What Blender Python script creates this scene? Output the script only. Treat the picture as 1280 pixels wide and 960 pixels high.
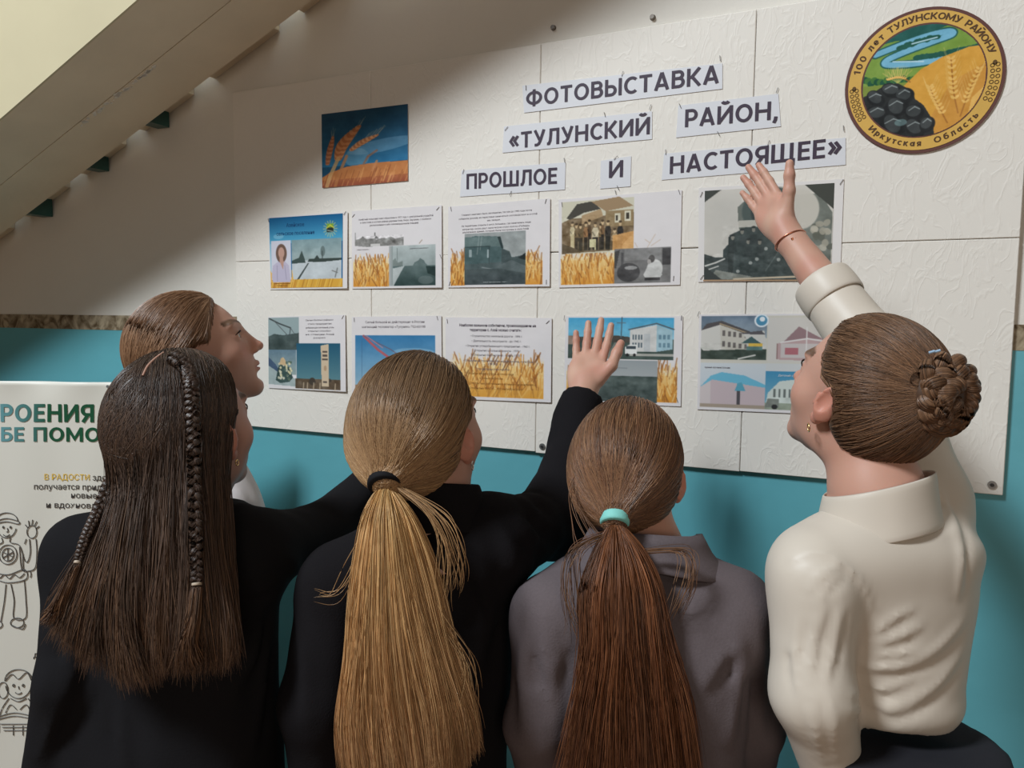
import bpy, math, random, colorsys
import numpy as np
from mathutils import Vector, Matrix
for o in list(bpy.data.objects): bpy.data.objects.remove(o)
sc = bpy.context.scene
COL = sc.collection
rng = np.random.default_rng(7)
random.seed(7)

# ------------------------------------------------------------------ camera
F = 940.0
YAW, PITCH, ROLL = -0.44066, -0.08314, 0.01146
CAM = np.array([1.7461, -1.7396, 1.60])
_f = np.array([math.sin(YAW)*math.cos(PITCH), math.cos(YAW)*math.cos(PITCH), math.sin(PITCH)])
_r = np.array([math.cos(YAW), -math.sin(YAW), 0.0])
_u = np.cross(_r, _f)
_c, _s = math.cos(ROLL), math.sin(ROLL)
RIGHT, UP, FWD = _c*_r+_s*_u, -_s*_r+_c*_u, _f
cam_data = bpy.data.cameras.new('camera')
cam = bpy.data.objects.new('camera', cam_data); COL.objects.link(cam)
cam_data.sensor_width = 36.0; cam_data.lens = F/1280*36.0
cam_data.clip_start = 0.05
cam.matrix_world = Matrix(((RIGHT[0], UP[0], -FWD[0], CAM[0]), (RIGHT[1], UP[1], -FWD[1], CAM[1]),
                           (RIGHT[2], UP[2], -FWD[2], CAM[2]), (0, 0, 0, 1)))
sc.camera = cam

def ray(px, py): return RIGHT*((px-640)/F) - UP*((py-480)/F) + FWD
def at(px, py, D): return CAM + ray(px, py)*D                 # a pixel at depth D in metres, as a point of the room
def wp(px, py, y=0.0):                                        # where the sight line meets a plane parallel to the wall
    d = ray(px, py); return CAM + d*((y-CAM[1])/d[1])

# ------------------------------------------------------------------ light
sc.view_settings.view_transform = 'Standard'
sc.view_settings.look = 'None'
sc.view_settings.gamma = 1.0
sc.view_settings.use_curve_mapping = False
sc.view_settings.exposure = 0.07
w = bpy.data.worlds.new('room_air'); sc.world = w; w.use_nodes = True
w.node_tree.nodes['Background'].inputs[0].default_value = (0.96, 0.97, 1.0, 1)
w.node_tree.nodes['Background'].inputs[1].default_value = 0.05
def area(name, loc, target, sx, sy, power, color):
    l = bpy.data.lights.new(name, 'AREA'); l.shape = 'RECTANGLE'; l.size = sx; l.size_y = sy
    l.energy = power; l.color = color
    o = bpy.data.objects.new(name, l); COL.objects.link(o)
    o.location = loc
    o.rotation_euler = (Vector(target)-Vector(loc)).to_track_quat('-Z', 'Y').to_euler()
    return o
area('stairwell_window_daylight', (-1.3, -4.80, 6.40), (0.9, 0, 1.6), 1.35, 1.35, 510, (0.86, 0.94, 1.0))
area('hall_window_daylight', (3.6, -4.2, 1.9), (1.0, 0, 1.3), 1.6, 1.5, 30, (1.0, 0.87, 0.73))
# ------------------------------------------------------------------ helpers
def S(r, g, b):
    f = lambda c: (c/255/12.92) if c/255 <= 0.04045 else ((c/255+0.055)/1.055)**2.4
    return (f(r), f(g), f(b))
def mat(name, col, rough=0.6, spec=0.3, bump=None, attr=None, vary=None, metal=0.0, sheen=0.0, alpha=1.0):
    """bump=(scale, detail, strength, distance, stretch); vary=(scale, amount); attr = colour attribute name"""
    m = bpy.data.materials.new(name); m.use_nodes = True
    nt = m.node_tree; b = nt.nodes['Principled BSDF']
    b.inputs['Base Color'].default_value = (*col, 1); b.inputs['Roughness'].default_value = rough
    b.inputs['Specular IOR Level'].default_value = spec; b.inputs['Metallic'].default_value = metal
    b.inputs['Alpha'].default_value = alpha
    if sheen: b.inputs['Sheen Weight'].default_value = sheen; b.inputs['Sheen Roughness'].default_value = 0.4
    src = None
    if attr:
        a = nt.nodes.new('ShaderNodeAttribute'); a.attribute_name = attr; src = a.outputs['Color']
        nt.links.new(src, b.inputs['Base Color'])
    tc = nt.nodes.new('ShaderNodeTexCoord')
    if vary:
        n = nt.nodes.new('ShaderNodeTexNoise'); n.inputs['Scale'].default_value = vary[0]; n.inputs['Detail'].default_value = 5
        nt.links.new(tc.outputs['Object'], n.inputs['Vector'])
        hsv = nt.nodes.new('ShaderNodeHueSaturation')
        mr = nt.nodes.new('ShaderNodeMapRange'); mr.inputs[1].default_value = 0.3; mr.inputs[2].default_value = 0.7
        mr.inputs[3].default_value = 1-vary[1]; mr.inputs[4].default_value = 1+vary[1]
        nt.links.new(n.outputs['Fac'], mr.inputs[0]); nt.links.new(mr.outputs[0], hsv.inputs['Value'])
        if src: nt.links.new(src, hsv.inputs['Color'])
        else: hsv.inputs['Color'].default_value = (*col, 1)
        nt.links.new(hsv.outputs[0], b.inputs['Base Color'])
    if bump:
        mp = nt.nodes.new('ShaderNodeMapping'); mp.inputs['Scale'].default_value = bump[4] if len(bump) > 4 else (1, 1, 1)
        nt.links.new(tc.outputs['Object'], mp.inputs['Vector'])
        n = nt.nodes.new('ShaderNodeTexNoise'); n.inputs['Scale'].default_value = bump[0]; n.inputs['Detail'].default_value = bump[1]
        nt.links.new(mp.outputs[0], n.inputs['Vector'])
        bp = nt.nodes.new('ShaderNodeBump'); bp.inputs['Strength'].default_value = bump[2]; bp.inputs['Distance'].default_value = bump[3]
        nt.links.new(n.outputs['Fac'], bp.inputs['Height']); nt.links.new(bp.outputs[0], b.inputs['Normal'])
    return m
def tag(o, label=None, cat=None, group=None, kind=None):
    if label: o['label'] = label
    if cat: o['category'] = cat
    if group: o['group'] = group
    if kind: o['kind'] = kind
    return o
def link(name, me, m=None, parent=None, smooth=False):
    o = bpy.data.objects.new(name, me); COL.objects.link(o)
    if m: me.materials.append(m)
    if parent: o.parent = parent; o.matrix_parent_inverse = Matrix.Translation(parent.location).inverted()
    if smooth: me.polygons.foreach_set('use_smooth', np.ones(len(me.polygons), dtype=bool))
    return o
def empty(name, loc):
    o = bpy.data.objects.new(name, None); COL.objects.link(o); o.location = loc; o.empty_display_size = 0.05
    return o
def np_mesh(name, V, Q, cols=None, attr='tint'):
    """V (n,3); Q (m,k) faces, one k for all"""
    V = np.asarray(V, np.float32); Q = np.asarray(Q, np.int32)
    me = bpy.data.meshes.new(name)
    me.vertices.add(len(V)); me.vertices.foreach_set('co', V.ravel())
    k = Q.shape[1]
    me.loops.add(Q.size); me.loops.foreach_set('vertex_index', Q.ravel())
    me.polygons.add(len(Q)); me.polygons.foreach_set('loop_start', np.arange(0, Q.size, k, dtype=np.int32))
    me.polygons.foreach_set('loop_total', np.full(len(Q), k, np.int32))
    me.update(calc_edges=True)
    if cols is not None:
        a = me.color_attributes.new(attr, 'FLOAT_COLOR', 'POINT')
        c = np.ones((len(V), 4), np.float32); c[:, :3] = cols
        a.data.foreach_set('color', c.ravel())
    return me
class MB:
    """collects mixed polygons"""
    def __init__(s): s.v = []; s.f = []
    def add(s, vs, fs):
        k = len(s.v); s.v += [tuple(map(float, p)) for p in vs]; s.f += [tuple(i+k for i in f) for f in fs]; return s
    def box(s, c, size, R=None):
        R = np.eye(3) if R is None else np.asarray(R)
        h = np.array(size)/2
        P = [np.array(c)+R@(h*np.array(q)) for q in ((-1,-1,-1),(1,-1,-1),(1,1,-1),(-1,1,-1),(-1,-1,1),(1,-1,1),(1,1,1),(-1,1,1))]
        return s.add(P, [(0,3,2,1),(4,5,6,7),(0,1,5,4),(1,2,6,5),(2,3,7,6),(3,0,4,7)])
    def prism(s, poly, vec):
        n = len(poly); vec = np.array(vec)
        P = [np.array(p, float) for p in poly]+[np.array(p, float)+vec for p in poly]
        return s.add(P, [tuple(range(n))[::-1], tuple(range(n, 2*n))]+[(i, (i+1) % n, n+(i+1) % n, n+i) for i in range(n)])
    def tube(s, pts, rad, n=8, caps=True):
        V, Fq = tube_arrays(np.array(pts, float)[None], np.array(rad, float).reshape(1, -1) if np.ndim(rad) else np.full((1, len(pts)), rad), n)
        s.add(V, [tuple(q) for q in Fq])
        if caps:
            k = len(s.v)-len(V)
            s.f.append(tuple(k+i for i in range(n))[::-1]); s.f.append(tuple(k+len(V)-n+i for i in range(n)))
        return s
    def build(s, name, m, parent=None, smooth=False, bevel=0, seg=2):
        me = bpy.data.meshes.new(name); me.from_pydata(s.v, [], s.f); me.update()
        if bevel:
            import bmesh
            bm = bmesh.new(); bm.from_mesh(me)
            bmesh.ops.recalc_face_normals(bm, faces=bm.faces)
            bmesh.ops.bevel(bm, geom=bm.edges[:], offset=bevel, segments=seg, affect='EDGES', clamp_overlap=True)
            bm.to_mesh(me); bm.free()
        return link(name, me, m, parent, smooth)
def tube_arrays(P, Rd, n=3):
    """P (s,t,3) paths, Rd (s,t) radii -> verts, quads of open tubes"""
    s, t, _ = P.shape
    T = np.gradient(P, axis=1); T /= np.linalg.norm(T, axis=2, keepdims=True)+1e-9
    ref = np.where(np.abs(T[..., 2:3]) > 0.9, np.array([1., 0, 0]), np.array([0, 0, 1.]))
    N = np.cross(T, ref); N /= np.linalg.norm(N, axis=2, keepdims=True)+1e-9
    B = np.cross(T, N)
    a = np.arange(n)*2*np.pi/n
    V = P[:, :, None, :]+Rd[:, :, None, None]*(np.cos(a)[None, None, :, None]*N[:, :, None, :]+np.sin(a)[None, None, :, None]*B[:, :, None, :])
    idx = np.arange(s*t*n).reshape(s, t, n)
    A = idx[:, :-1]; Bq = idx[:, 1:]
    Q = np.stack([A, np.roll(A, -1, 2), np.roll(Bq, -1, 2), Bq], -1).reshape(-1, 4)
    return V.reshape(-1, 3), Q
def nrm(v): v = np.asarray(v, float); return v/(np.linalg.norm(v)+1e-12)
def rotz(a): c, s = math.cos(a), math.sin(a); return np.array([[c, -s, 0], [s, c, 0], [0, 0, 1.]])
def rotx(a): c, s = math.cos(a), math.sin(a); return np.array([[1., 0, 0], [0, c, -s], [0, s, c]])
def roty(a): c, s = math.cos(a), math.sin(a); return np.array([[c, 0, s], [0, 1., 0], [-s, 0, c]])
def catmull(P, n):
    P = np.array(P, float); m = len(P)
    t = np.linspace(0, m-1, n); i = np.clip(t.astype(int), 0, m-2); u = (t-i)[:, None]
    p0 = P[np.clip(i-1, 0, m-1)]; p1 = P[i]; p2 = P[i+1]; p3 = P[np.clip(i+2, 0, m-1)]
    return 0.5*(2*p1+(p2-p0)*u+(2*p0-5*p1+4*p2-p3)*u**2+(3*p1-p0-3*p2+p3)*u**3)
def text_arrays(body, bold=0.0, align='LEFT', spacing=1.0):
    c = bpy.data.curves.new('t', 'FONT'); c.body = body; c.offset = bold; c.align_x = align; c.resolution_u = 3; c.space_character = spacing
    o = bpy.data.objects.new('t', c); COL.objects.link(o)
    dg = bpy.context.evaluated_depsgraph_get(); dg.update()
    me = bpy.data.meshes.new_from_object(o.evaluated_get(dg))
    V = np.array([v.co[:] for v in me.vertices]).reshape(-1, 3); Fc = [tuple(p.vertices) for p in me.polygons]
    bpy.data.objects.remove(o); bpy.data.curves.remove(c); bpy.data.meshes.remove(me)
    return V, Fc
# ------------------------------------------------------------------ structure
Z_STRIP0, Z_STRIP1 = 1.555, 1.605
teal = mat('teal_gloss_paint', S(94, 164, 174), 0.42, 0.45, bump=(9, 3, 0.25, 0.01), vary=(3, 0.05))
white_wall = mat('white_wall_paint', S(222, 216, 206), 0.7, 0.25, bump=(14, 4, 0.3, 0.008), vary=(2.5, 0.03))
WX0, WX1, WH = -6.4, 4.2, 4.0
tag(MB().box(((WX0+WX1)/2, 0.10, WH/2), (WX1-WX0, 0.2, WH)).build('wall_back', white_wall), kind='structure')
tag(MB().box(((WX0+WX1)/2, -0.001, Z_STRIP0/2), (WX1-WX0, 0.002, Z_STRIP0)).build('trim_2', teal), kind='structure')
m = mat('brown_marbled_border', S(150, 135, 112), 0.6, 0.3)
nt = m.node_tree; tc = nt.nodes.new('ShaderNodeTexCoord'); n = nt.nodes.new('ShaderNodeTexNoise'); cr = nt.nodes.new('ShaderNodeValToRGB')
n.inputs['Scale'].default_value = 22; n.inputs['Detail'].default_value = 7; n.inputs['Distortion'].default_value = 1.4
cr.color_ramp.elements[0].position = 0.35; cr.color_ramp.elements[0].color = (*S(92, 74, 50), 1)
cr.color_ramp.elements[1].position = 0.66; cr.color_ramp.elements[1].color = (*S(176, 160, 134), 1)
nt.links.new(tc.outputs['Object'], n.inputs['Vector']); nt.links.new(n.outputs['Fac'], cr.inputs[0])
nt.links.new(cr.outputs[0], nt.nodes['Principled BSDF'].inputs['Base Color'])
tag(MB().box(((WX0+WX1)/2, -0.0015, (Z_STRIP0+Z_STRIP1)/2), (WX1-WX0, 0.003, Z_STRIP1-Z_STRIP0)).build('trim_1', m), kind='structure')
floor_m = mat('worn_brown_linoleum', S(120, 92, 70), 0.5, 0.4, vary=(4, 0.1))
tag(MB().box(((WX0+WX1)/2, -3.0, -0.05), (WX1-WX0, 6.4, 0.1)).build('floor', floor_m), kind='structure')

# stair flight running up to the right just in front of the wall
GAP = 0.10
A = wp(0, 293, -GAP); B = wp(390, 0, -GAP)
sd = nrm(B-A)
sn = nrm(np.cross(sd, [0, 1, 0]));  sn = sn if sn[2] > 0 else -sn
def soffit(px, py):
    d = ray(px, py); return CAM + d*((sn@(A-CAM))/(sn@d))
y_seam = soffit(0, 232)[1]; y_front = (soffit(0, 152)[1]+soffit(175, 0)[1])/2
S0, S1 = A-sd*4.95, A+sd*4.6
def slab(name, y0, y1, d0, d1, mt):
    mb = MB()
    q = [S0+sn*d0, S1+sn*d0, S1+sn*d1, S0+sn*d1]
    mb.prism([np.array([p[0], y0, p[2]]) for p in q], (0, y1-y0, 0))
    return mb
plaster_under = mat('stair_underside_paint', S(226, 210, 184), 0.75, 0.2, bump=(30, 4, 0.25, 0.004), vary=(6, 0.05))
cream = mat('cream_stair_paint', S(206, 194, 160), 0.6, 0.3, bump=(12, 4, 0.2, 0.006), vary=(3, 0.04))
st = empty('stair_flight', (0, (y_front)/2, 2.4))
tag(st, kind='structure')
slab('s', -GAP, y_seam+0.0015, 0, 0.16, None).build('flight_slab', plaster_under, st)
slab('s', y_seam-0.0015, y_front, 0.0, 0.16, None).build('stringer_beam', plaster_under, st)
slab('s', y_front-0.0005, y_front-0.006, 0.0, 1.05, None).build('stringer_face', cream, st)
# steps on the flight
mb = MB()
L = 0.30
k = 0
p = S0.copy()
while p[0] < S1[0]:
    zt = p[2]+0.30
    mb.prism([(p[0], -GAP-.02, p[2]+0.14), (p[0]+L, -GAP-.02, p[2]+0.14+L*sd[2]/sd[0]), (p[0]+L, -GAP-.02, zt), (p[0], -GAP-.02, zt)], (0, y_front+GAP+.04, 0))
    p = p+sd*(L/sd[0])
mb.build('steps', plaster_under, st)
chip = mat('white_chipped_plaster', S(226, 218, 205), 0.9, 0.1)
mb = MB()
r2 = random.Random(3)
for i in range(95):
    t = r2.random()
    x = 100+t*96; y = 155-t*76
    c = soffit(x+r2.gauss(0, 1.2), y+r2.gauss(0, 1.5)+1)
    s = 0.0015+0.0045*r2.random()**2
    a = r2.random()*6
    poly = []
    ey = np.array([0, 1., 0])
    for j in range(6):
        ang = a+j*math.pi/3; rr = s*(0.6+0.7*r2.random())
        poly.append(c+sd*math.cos(ang)*rr*1.5+ey*math.sin(ang)*rr-sn*0.0002)
    mb.prism(poly, -sn*0.0015)
mb.build('chipped_plaster', chip, st)
# dark green tread ends seen in the gap by the wall
gm = mat('dark_green_step_paint', S(38, 84, 78), 0.4, 0.5)
for (px, py) in ((190, 150), (115, 206), (45, 264)):
    c = wp(px, py, -GAP+.05)
    MB().box((c[0], -.0525, c[2]+0.06), (0.05, 0.09, 0.15)).build('tread_end', gm, st)
# added blockers close the gap by the wall; their slots break light into spots
slots = sorted(wp(px, py, -0.03)[0] for px, py in ((356, 31), (247, 119), (161, 184), (89, 237), (19, 290)))
edges = [S0[0]]+[e for x in slots for e in (x-0.045, x+0.045)]+[slots[-1]+.3-.045, S1[0]]
mb = MB()
for xa, xb in zip(edges[0::2], edges[1::2]):
    za, zb = (A+sd*((xa-A[0])/sd[0]))[2], (A+sd*((xb-A[0])/sd[0]))[2]
    mb.prism([(xa, -GAP, za+.065), (xb, -GAP, zb+.065), (xb, -GAP, zb+.16), (xa, -GAP, za+.16)], (0, GAP-.002, 0))
mb.build('gap_light_blocker', plaster_under, st)
lc = A+sd*0.75+sn*.62
lo = area('added_gap_strip_light', (lc[0], -.36, lc[2]), (0, 0, 0), 2.6, 0.10, 9.0, (0.74, 0.88, 1.0))  # added strip light above the steps, makes the spots on the wall
_z = Vector((0, -.30, .56)).normalized(); _x = Vector(tuple(sd)); _y = _z.cross(_x).normalized(); _x = _y.cross(_z)
lo.matrix_world = Matrix(((_x[0], _y[0], _z[0], lc[0]), (_x[1], _y[1], _z[1], -.36), (_x[2], _y[2], _z[2], lc[2]), (0, 0, 0, 1)))

# ---- foam panels (textured ceiling tiles fixed to the wall), 2 rows of 4
ZB = 1.2699
foam = mat('white_embossed_foam', S(228, 221, 211), 0.55, 0.3)
nt = foam.node_tree; tc = nt.nodes.new('ShaderNodeTexCoord')
mp = nt.nodes.new('ShaderNodeMapping'); mp.inputs['Rotation'].default_value = (0, 0.7, 0); mp.inputs['Scale'].default_value = (1, 1, 0.5)
n = nt.nodes.new('ShaderNodeTexNoise'); n.inputs['Scale'].default_value = 26; n.inputs['Detail'].default_value = 3; n.inputs['Distortion'].default_value = 1.2
md = nt.nodes.new('ShaderNodeMath'); md.operation = 'SUBTRACT'; md.inputs[1].default_value = 0.5
ab = nt.nodes.new('ShaderNodeMath'); ab.operation = 'ABSOLUTE'
mr = nt.nodes.new('ShaderNodeMapRange'); mr.inputs[1].default_value = 0.0; mr.inputs[2].default_value = 0.06; mr.inputs[3].default_value = 1; mr.inputs[4].default_value = 0
bp = nt.nodes.new('ShaderNodeBump'); bp.inputs["Strength"].default_value = 0.2; bp.inputs['Distance'].default_value = 0.002
nt.links.new(tc.outputs['Object'], mp.inputs['Vector']); nt.links.new(mp.outputs[0], n.inputs['Vector'])
nt.links.new(n.outputs['Fac'], md.inputs[0]); nt.links.new(md.outputs[0], ab.inputs[0]); nt.links.new(ab.outputs[0], mr.inputs[0])
nt.links.new(mr.outputs[0], bp.inputs['Height']); nt.links.new(bp.outputs[0], nt.nodes['Principled BSDF'].inputs['Normal'])
TH = 0.012
names = [["white embossed foam panel beneath the sheet with the beige stele", "white embossed foam panel beneath the dated list of events, behind the blonde girl",
          "white embossed foam panel beneath the white two-storey building sheet, screw near its left corner", "white embossed foam panel with a screw in its lower right corner beside the hair bun"],
         ["white embossed foam panel beneath the wheat ears picture, half in shade", "white embossed foam panel beneath the greenish wooden house sheet and the word ПРОШЛОЕ",
          "white embossed foam panel beneath the sepia villagers sheet and the word РАЙОН", "white embossed foam panel carrying the round anniversary emblem"]]
TH = 0.012
names = [["white embossed foam panel above the brown haired girl, under the blue title sheet", "white embossed foam panel behind the blonde girl's head, under the wheat dominated text sheet",
          "white embossed foam panel behind the raised hand and the auburn ponytail", "white embossed foam panel with a screw in its corner beside the hair bun"],
         ["white embossed foam panel holding the left edge of the wheat ears picture, half in shade", "white embossed foam panel under the first letters of the exhibition title",
          "white embossed foam panel under the end of the word ФОТОВЫСТАВКА and the word РАЙОН", "white embossed foam panel carrying the round anniversary emblem"]]
for r in range(2):
    for c in range(4):
        x0, x1 = c*0.5, (c+1)*0.5; z0, z1 = ZB+r*0.5, ZB+(r+1)*0.5
        dz = [[0.0, 0.004, -0.002, 0.0], [0.0, 0.0, 0.0, 0.012]][r][c]
        g = 0.0012
        o = MB().box(((x0+x1)/2, -TH/2-0.003, (z0+z1)/2+(dz if r == 0 else 0)/2), (x1-x0-g, TH, z1-z0-g)).build('foam_panel', foam, None, False, 0.0015, 1)
        tag(o, names[r][c], 'wall panel', 'white foam panels of the display board')
        if (r, c) in ((0, 2), (0, 3)):
            px, py = ((678, 558), (1240, 606))[c-2]
            q = wp(px, py, -TH-0.003)
            s = MB().tube([q+[0, 0.001, 0], q+[0, -0.0025, 0]], 0.008, 16).build('screw_washer', mat('steel', S(150, 148, 145), 0.4, 0.5, metal=0.8), o)
            MB().tube([q+[0, -0.0024, 0], q+[0, -0.005, 0]], 0.0035, 10).build('screw_head', mat('dark_steel', S(60, 58, 56), 0.5, 0.5, metal=0.5), s)
sm = mat('dull_screw_metal', S(120, 112, 104), 0.5, 0.5, metal=0.6)
for (px, py, lab) in ((692, 35, 'small screw in the wall above the panels, left of the two'), (816, 22, 'small screw in the wall above the panels, right of the two')):
    q = wp(px, py, 0)
    tag(MB().tube([q, q+[0, -0.008, 0]], [0.007, 0.005], 10).build('wall_screw', sm), lab, 'screw', 'screws in the white wall')
# ------------------------------------------------------------------ a bold sans lettering drawn with strokes (cap height 1)
def _arc(cx, cy, rx, ry, a0, a1, n=14): return [(cx+rx*math.cos(math.radians(a)), cy+ry*math.sin(math.radians(a))) for a in np.linspace(a0, a1, n)]
def glyph(ch, t):
    e = t/2; T = 1-e
    bowl = lambda x, y0, y1, r: [(e, y1), (x, y1)]+_arc(x, (y0+y1)/2, r, (y1-y0)/2, 90, -90, 9)[1:-1]+[(x, y0), (e, y0)]
    lo = {'л': 'Л', 'т': 'Т', 'к': 'К', 'с': 'С', 'я': 'Я', 'ь': 'Ь', 'п': 'П', 'н': 'Н', 'и': 'И'}
    if ch in lo:
        w, st = glyph(lo[ch], t*1.28); return w*.72, [[(x*.72, y*.74) for x, y in s] for s in st]
    g = {
     'О': (.80, [_arc(.40, .5, .40-e, .5-e, 0, 360, 30)]), '0': (.62, [_arc(.31, .5, .31-e, .5-e, 0, 360, 30)]), '1': (.40, [[(.26, 0), (.26, 1)], [(.26, .93), (.02, .74)]]),
     'С': (.66, [_arc(.40, .5, .40-e, .5-e, 48, 312, 24)]), 'Т': (.64, [[(0, T), (.64, T)], [(.32, 0), (.32, T)]]),
     'В': (.62, [[(e, 0), (e, 1)], bowl(.34, .54, T, .18), bowl(.36, e, .54, .20)]), 'Ь': (.62, [[(e, 0), (e, 1)], bowl(.34, e, .58, .22)]),
     'Ы': (.88, [[(e, 0), (e, 1)], bowl(.32, e, .58, .22), [(.88-e, 0), (.88-e, 1)]]), 'А': (.74, [[(e*.9, 0), (.37, 1)], [(.74-e*.9, 0), (.37, 1)], [(.2, .27), (.54, .27)]]),
     'К': (.66, [[(e, 0), (e, 1)], [(e, .48), (.24, .52), (.60, 1)], [(.24, .54), (.62, 0)]]), 'Ф': (.92, [[(.46, -.02), (.46, 1.02)], _arc(.46, .5, .46-e, .34, 0, 360, 30)]),
     'У': (.66, [[(e*.8, 1), (.35, .36)], [(.66-e*.8, 1), (.38, .30), (.30, .14), (.20, e), (.06, e)]]), 'Л': (.70, [[(.70-e, 0), (.70-e, T), (.22, T), (.21, .55), (.18, .24), (.11, e), (.0, e)]]),
     'Н': (.72, [[(e, 0), (e, 1)], [(.72-e, 0), (.72-e, 1)], [(e, .52), (.72-e, .52)]]), 'И': (.74, [[(e, 0), (e, 1)], [(.74-e, 0), (.74-e, 1)], [(e, .06), (.74-e, .94)]]),
     'Й': (.74, [[(e, 0), (e, 1)], [(.74-e, 0), (.74-e, 1)], [(e, .06), (.74-e, .94)], _arc(.37, 1.28, .16, .13, 200, 340, 8)]), 'Р': (.60, [[(e, 0), (e, 1)], bowl(.33, .42, T, .21)]),
     'П': (.70, [[(e, 0), (e, T), (.70-e, T), (.70-e, 0)]]), 'Ш': (1.0, [[(e, 1), (e, e), (1-e, e), (1-e, 1)], [(.5, e), (.5, 1)]]), 'Щ': (1.08, [[(e, 1), (e, e), (1.08-e, e), (1.08-e, -.22)], [(.5, e), (.5, 1)], [(1-e, e), (1-e, 1)]]),
     'Е': (.54, [[(.54, T), (e, T), (e, e), (.54, e)], [(e, .52), (.50, .52)]]), 'Я': (.62, [[(.62-e, 0), (.62-e, 1)], [(.62-x, y) for x, y in bowl(.34, .42, T, .21)], [(.34, .42), (.08, 0)]]),
     'М': (.92, [[(e, 0), (e, 1)], [(.92-e, 0), (.92-e, 1)], [(e, .95), (.46, .2), (.92-e, .95)]]), 'Ч': (.64, [[(.64-e, 0), (.64-e, 1)], [(e, 1), (e, .66), (.14, .50), (.28, .43), (.64-e, .47)]]),
     'Б': (.60, [[(.54, T), (e, T), (e, 0)], bowl(.32, e, .57, .22)]), 'Д': (.8, [[(.68, 0), (.68, T), (.24, T), (.2, .4), (.1, e)], [(0, -.2), (0, e), (.8, e), (.8, -.2)]]),
     '«': (.56, [[(.26, .78), (.06, .47), (.26, .16)], [(.50, .78), (.30, .47), (.50, .16)]]), '»': (.56, [[(.06, .78), (.26, .47), (.06, .16)], [(.30, .78), (.50, .47), (.30, .16)]]),
     ',': (.22, [[(.12, .16), (.10, -.02), (.03, -.18)]]), ' ': (.26, []),
     'е': (.54, [_arc(.27, .37, .27-e, .37-e, -40, -360, 20)+[(e, .37)]]), 'р': (.56, [[(e, -.26), (e, .74)], _arc(.30, .37, .26-e, .37-e, 0, 360, 22)]), 'у': (.54, [[(e*.8, .74), (.28, .1)], [(.54-e*.8, .74), (.26, -.05), (.16, -.2), (.03, -.24)]]),
     'а': (.54, [_arc(.25, .35, .25-e, .35-e, 0, 360, 22), [(.54-e, 0), (.54-e, .74)]]), 'б': (.58, [_arc(.29, .34, .29-e, .34-e, 0, 360, 22), [(e, .34), (e+.01, .6), (.16, .84), (.5, .98)]]),
    }
    return g.get(ch, (.3, []))
def stroke_text(body, t=.19, gap=.12):
    """flat lettering: verts (x, y), quads"""
    V, Fq, x = [], [], 0.0
    for ch in body:
        w_, st = glyph(ch, t)
        for lay, s in enumerate(st):
            P = np.array(s, float); n = len(P)
            if n < 2: continue
            cl = np.allclose(P[0], P[-1])
            d = np.diff(P, axis=0); d /= np.linalg.norm(d, axis=1, keepdims=True)+1e-9
            da = np.vstack([d[-1:] if cl else d[:1], d]); db = np.vstack([d, d[:1] if cl else d[-1:]])
            m = da+db; m /= np.linalg.norm(m, axis=1, keepdims=True)+1e-9
            nn = np.stack([-m[:, 1], m[:, 0]], 1); co = np.clip(np.abs((m*da).sum(1)), .55, 1)[:, None]
            k = len(V)
            for a, b in zip(P+nn*t/2/co, P-nn*t/2/co): V += [(a[0]+x, a[1], lay), (b[0]+x, b[1], lay)]
            Fq += [(k+2*i, k+2*i+1, k+2*i+3, k+2*i+2) for i in range(n-1)]
        x += w_+gap
    return np.array(V).reshape(-1, 3)*np.array([1, .729, 1]), Fq
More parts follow.
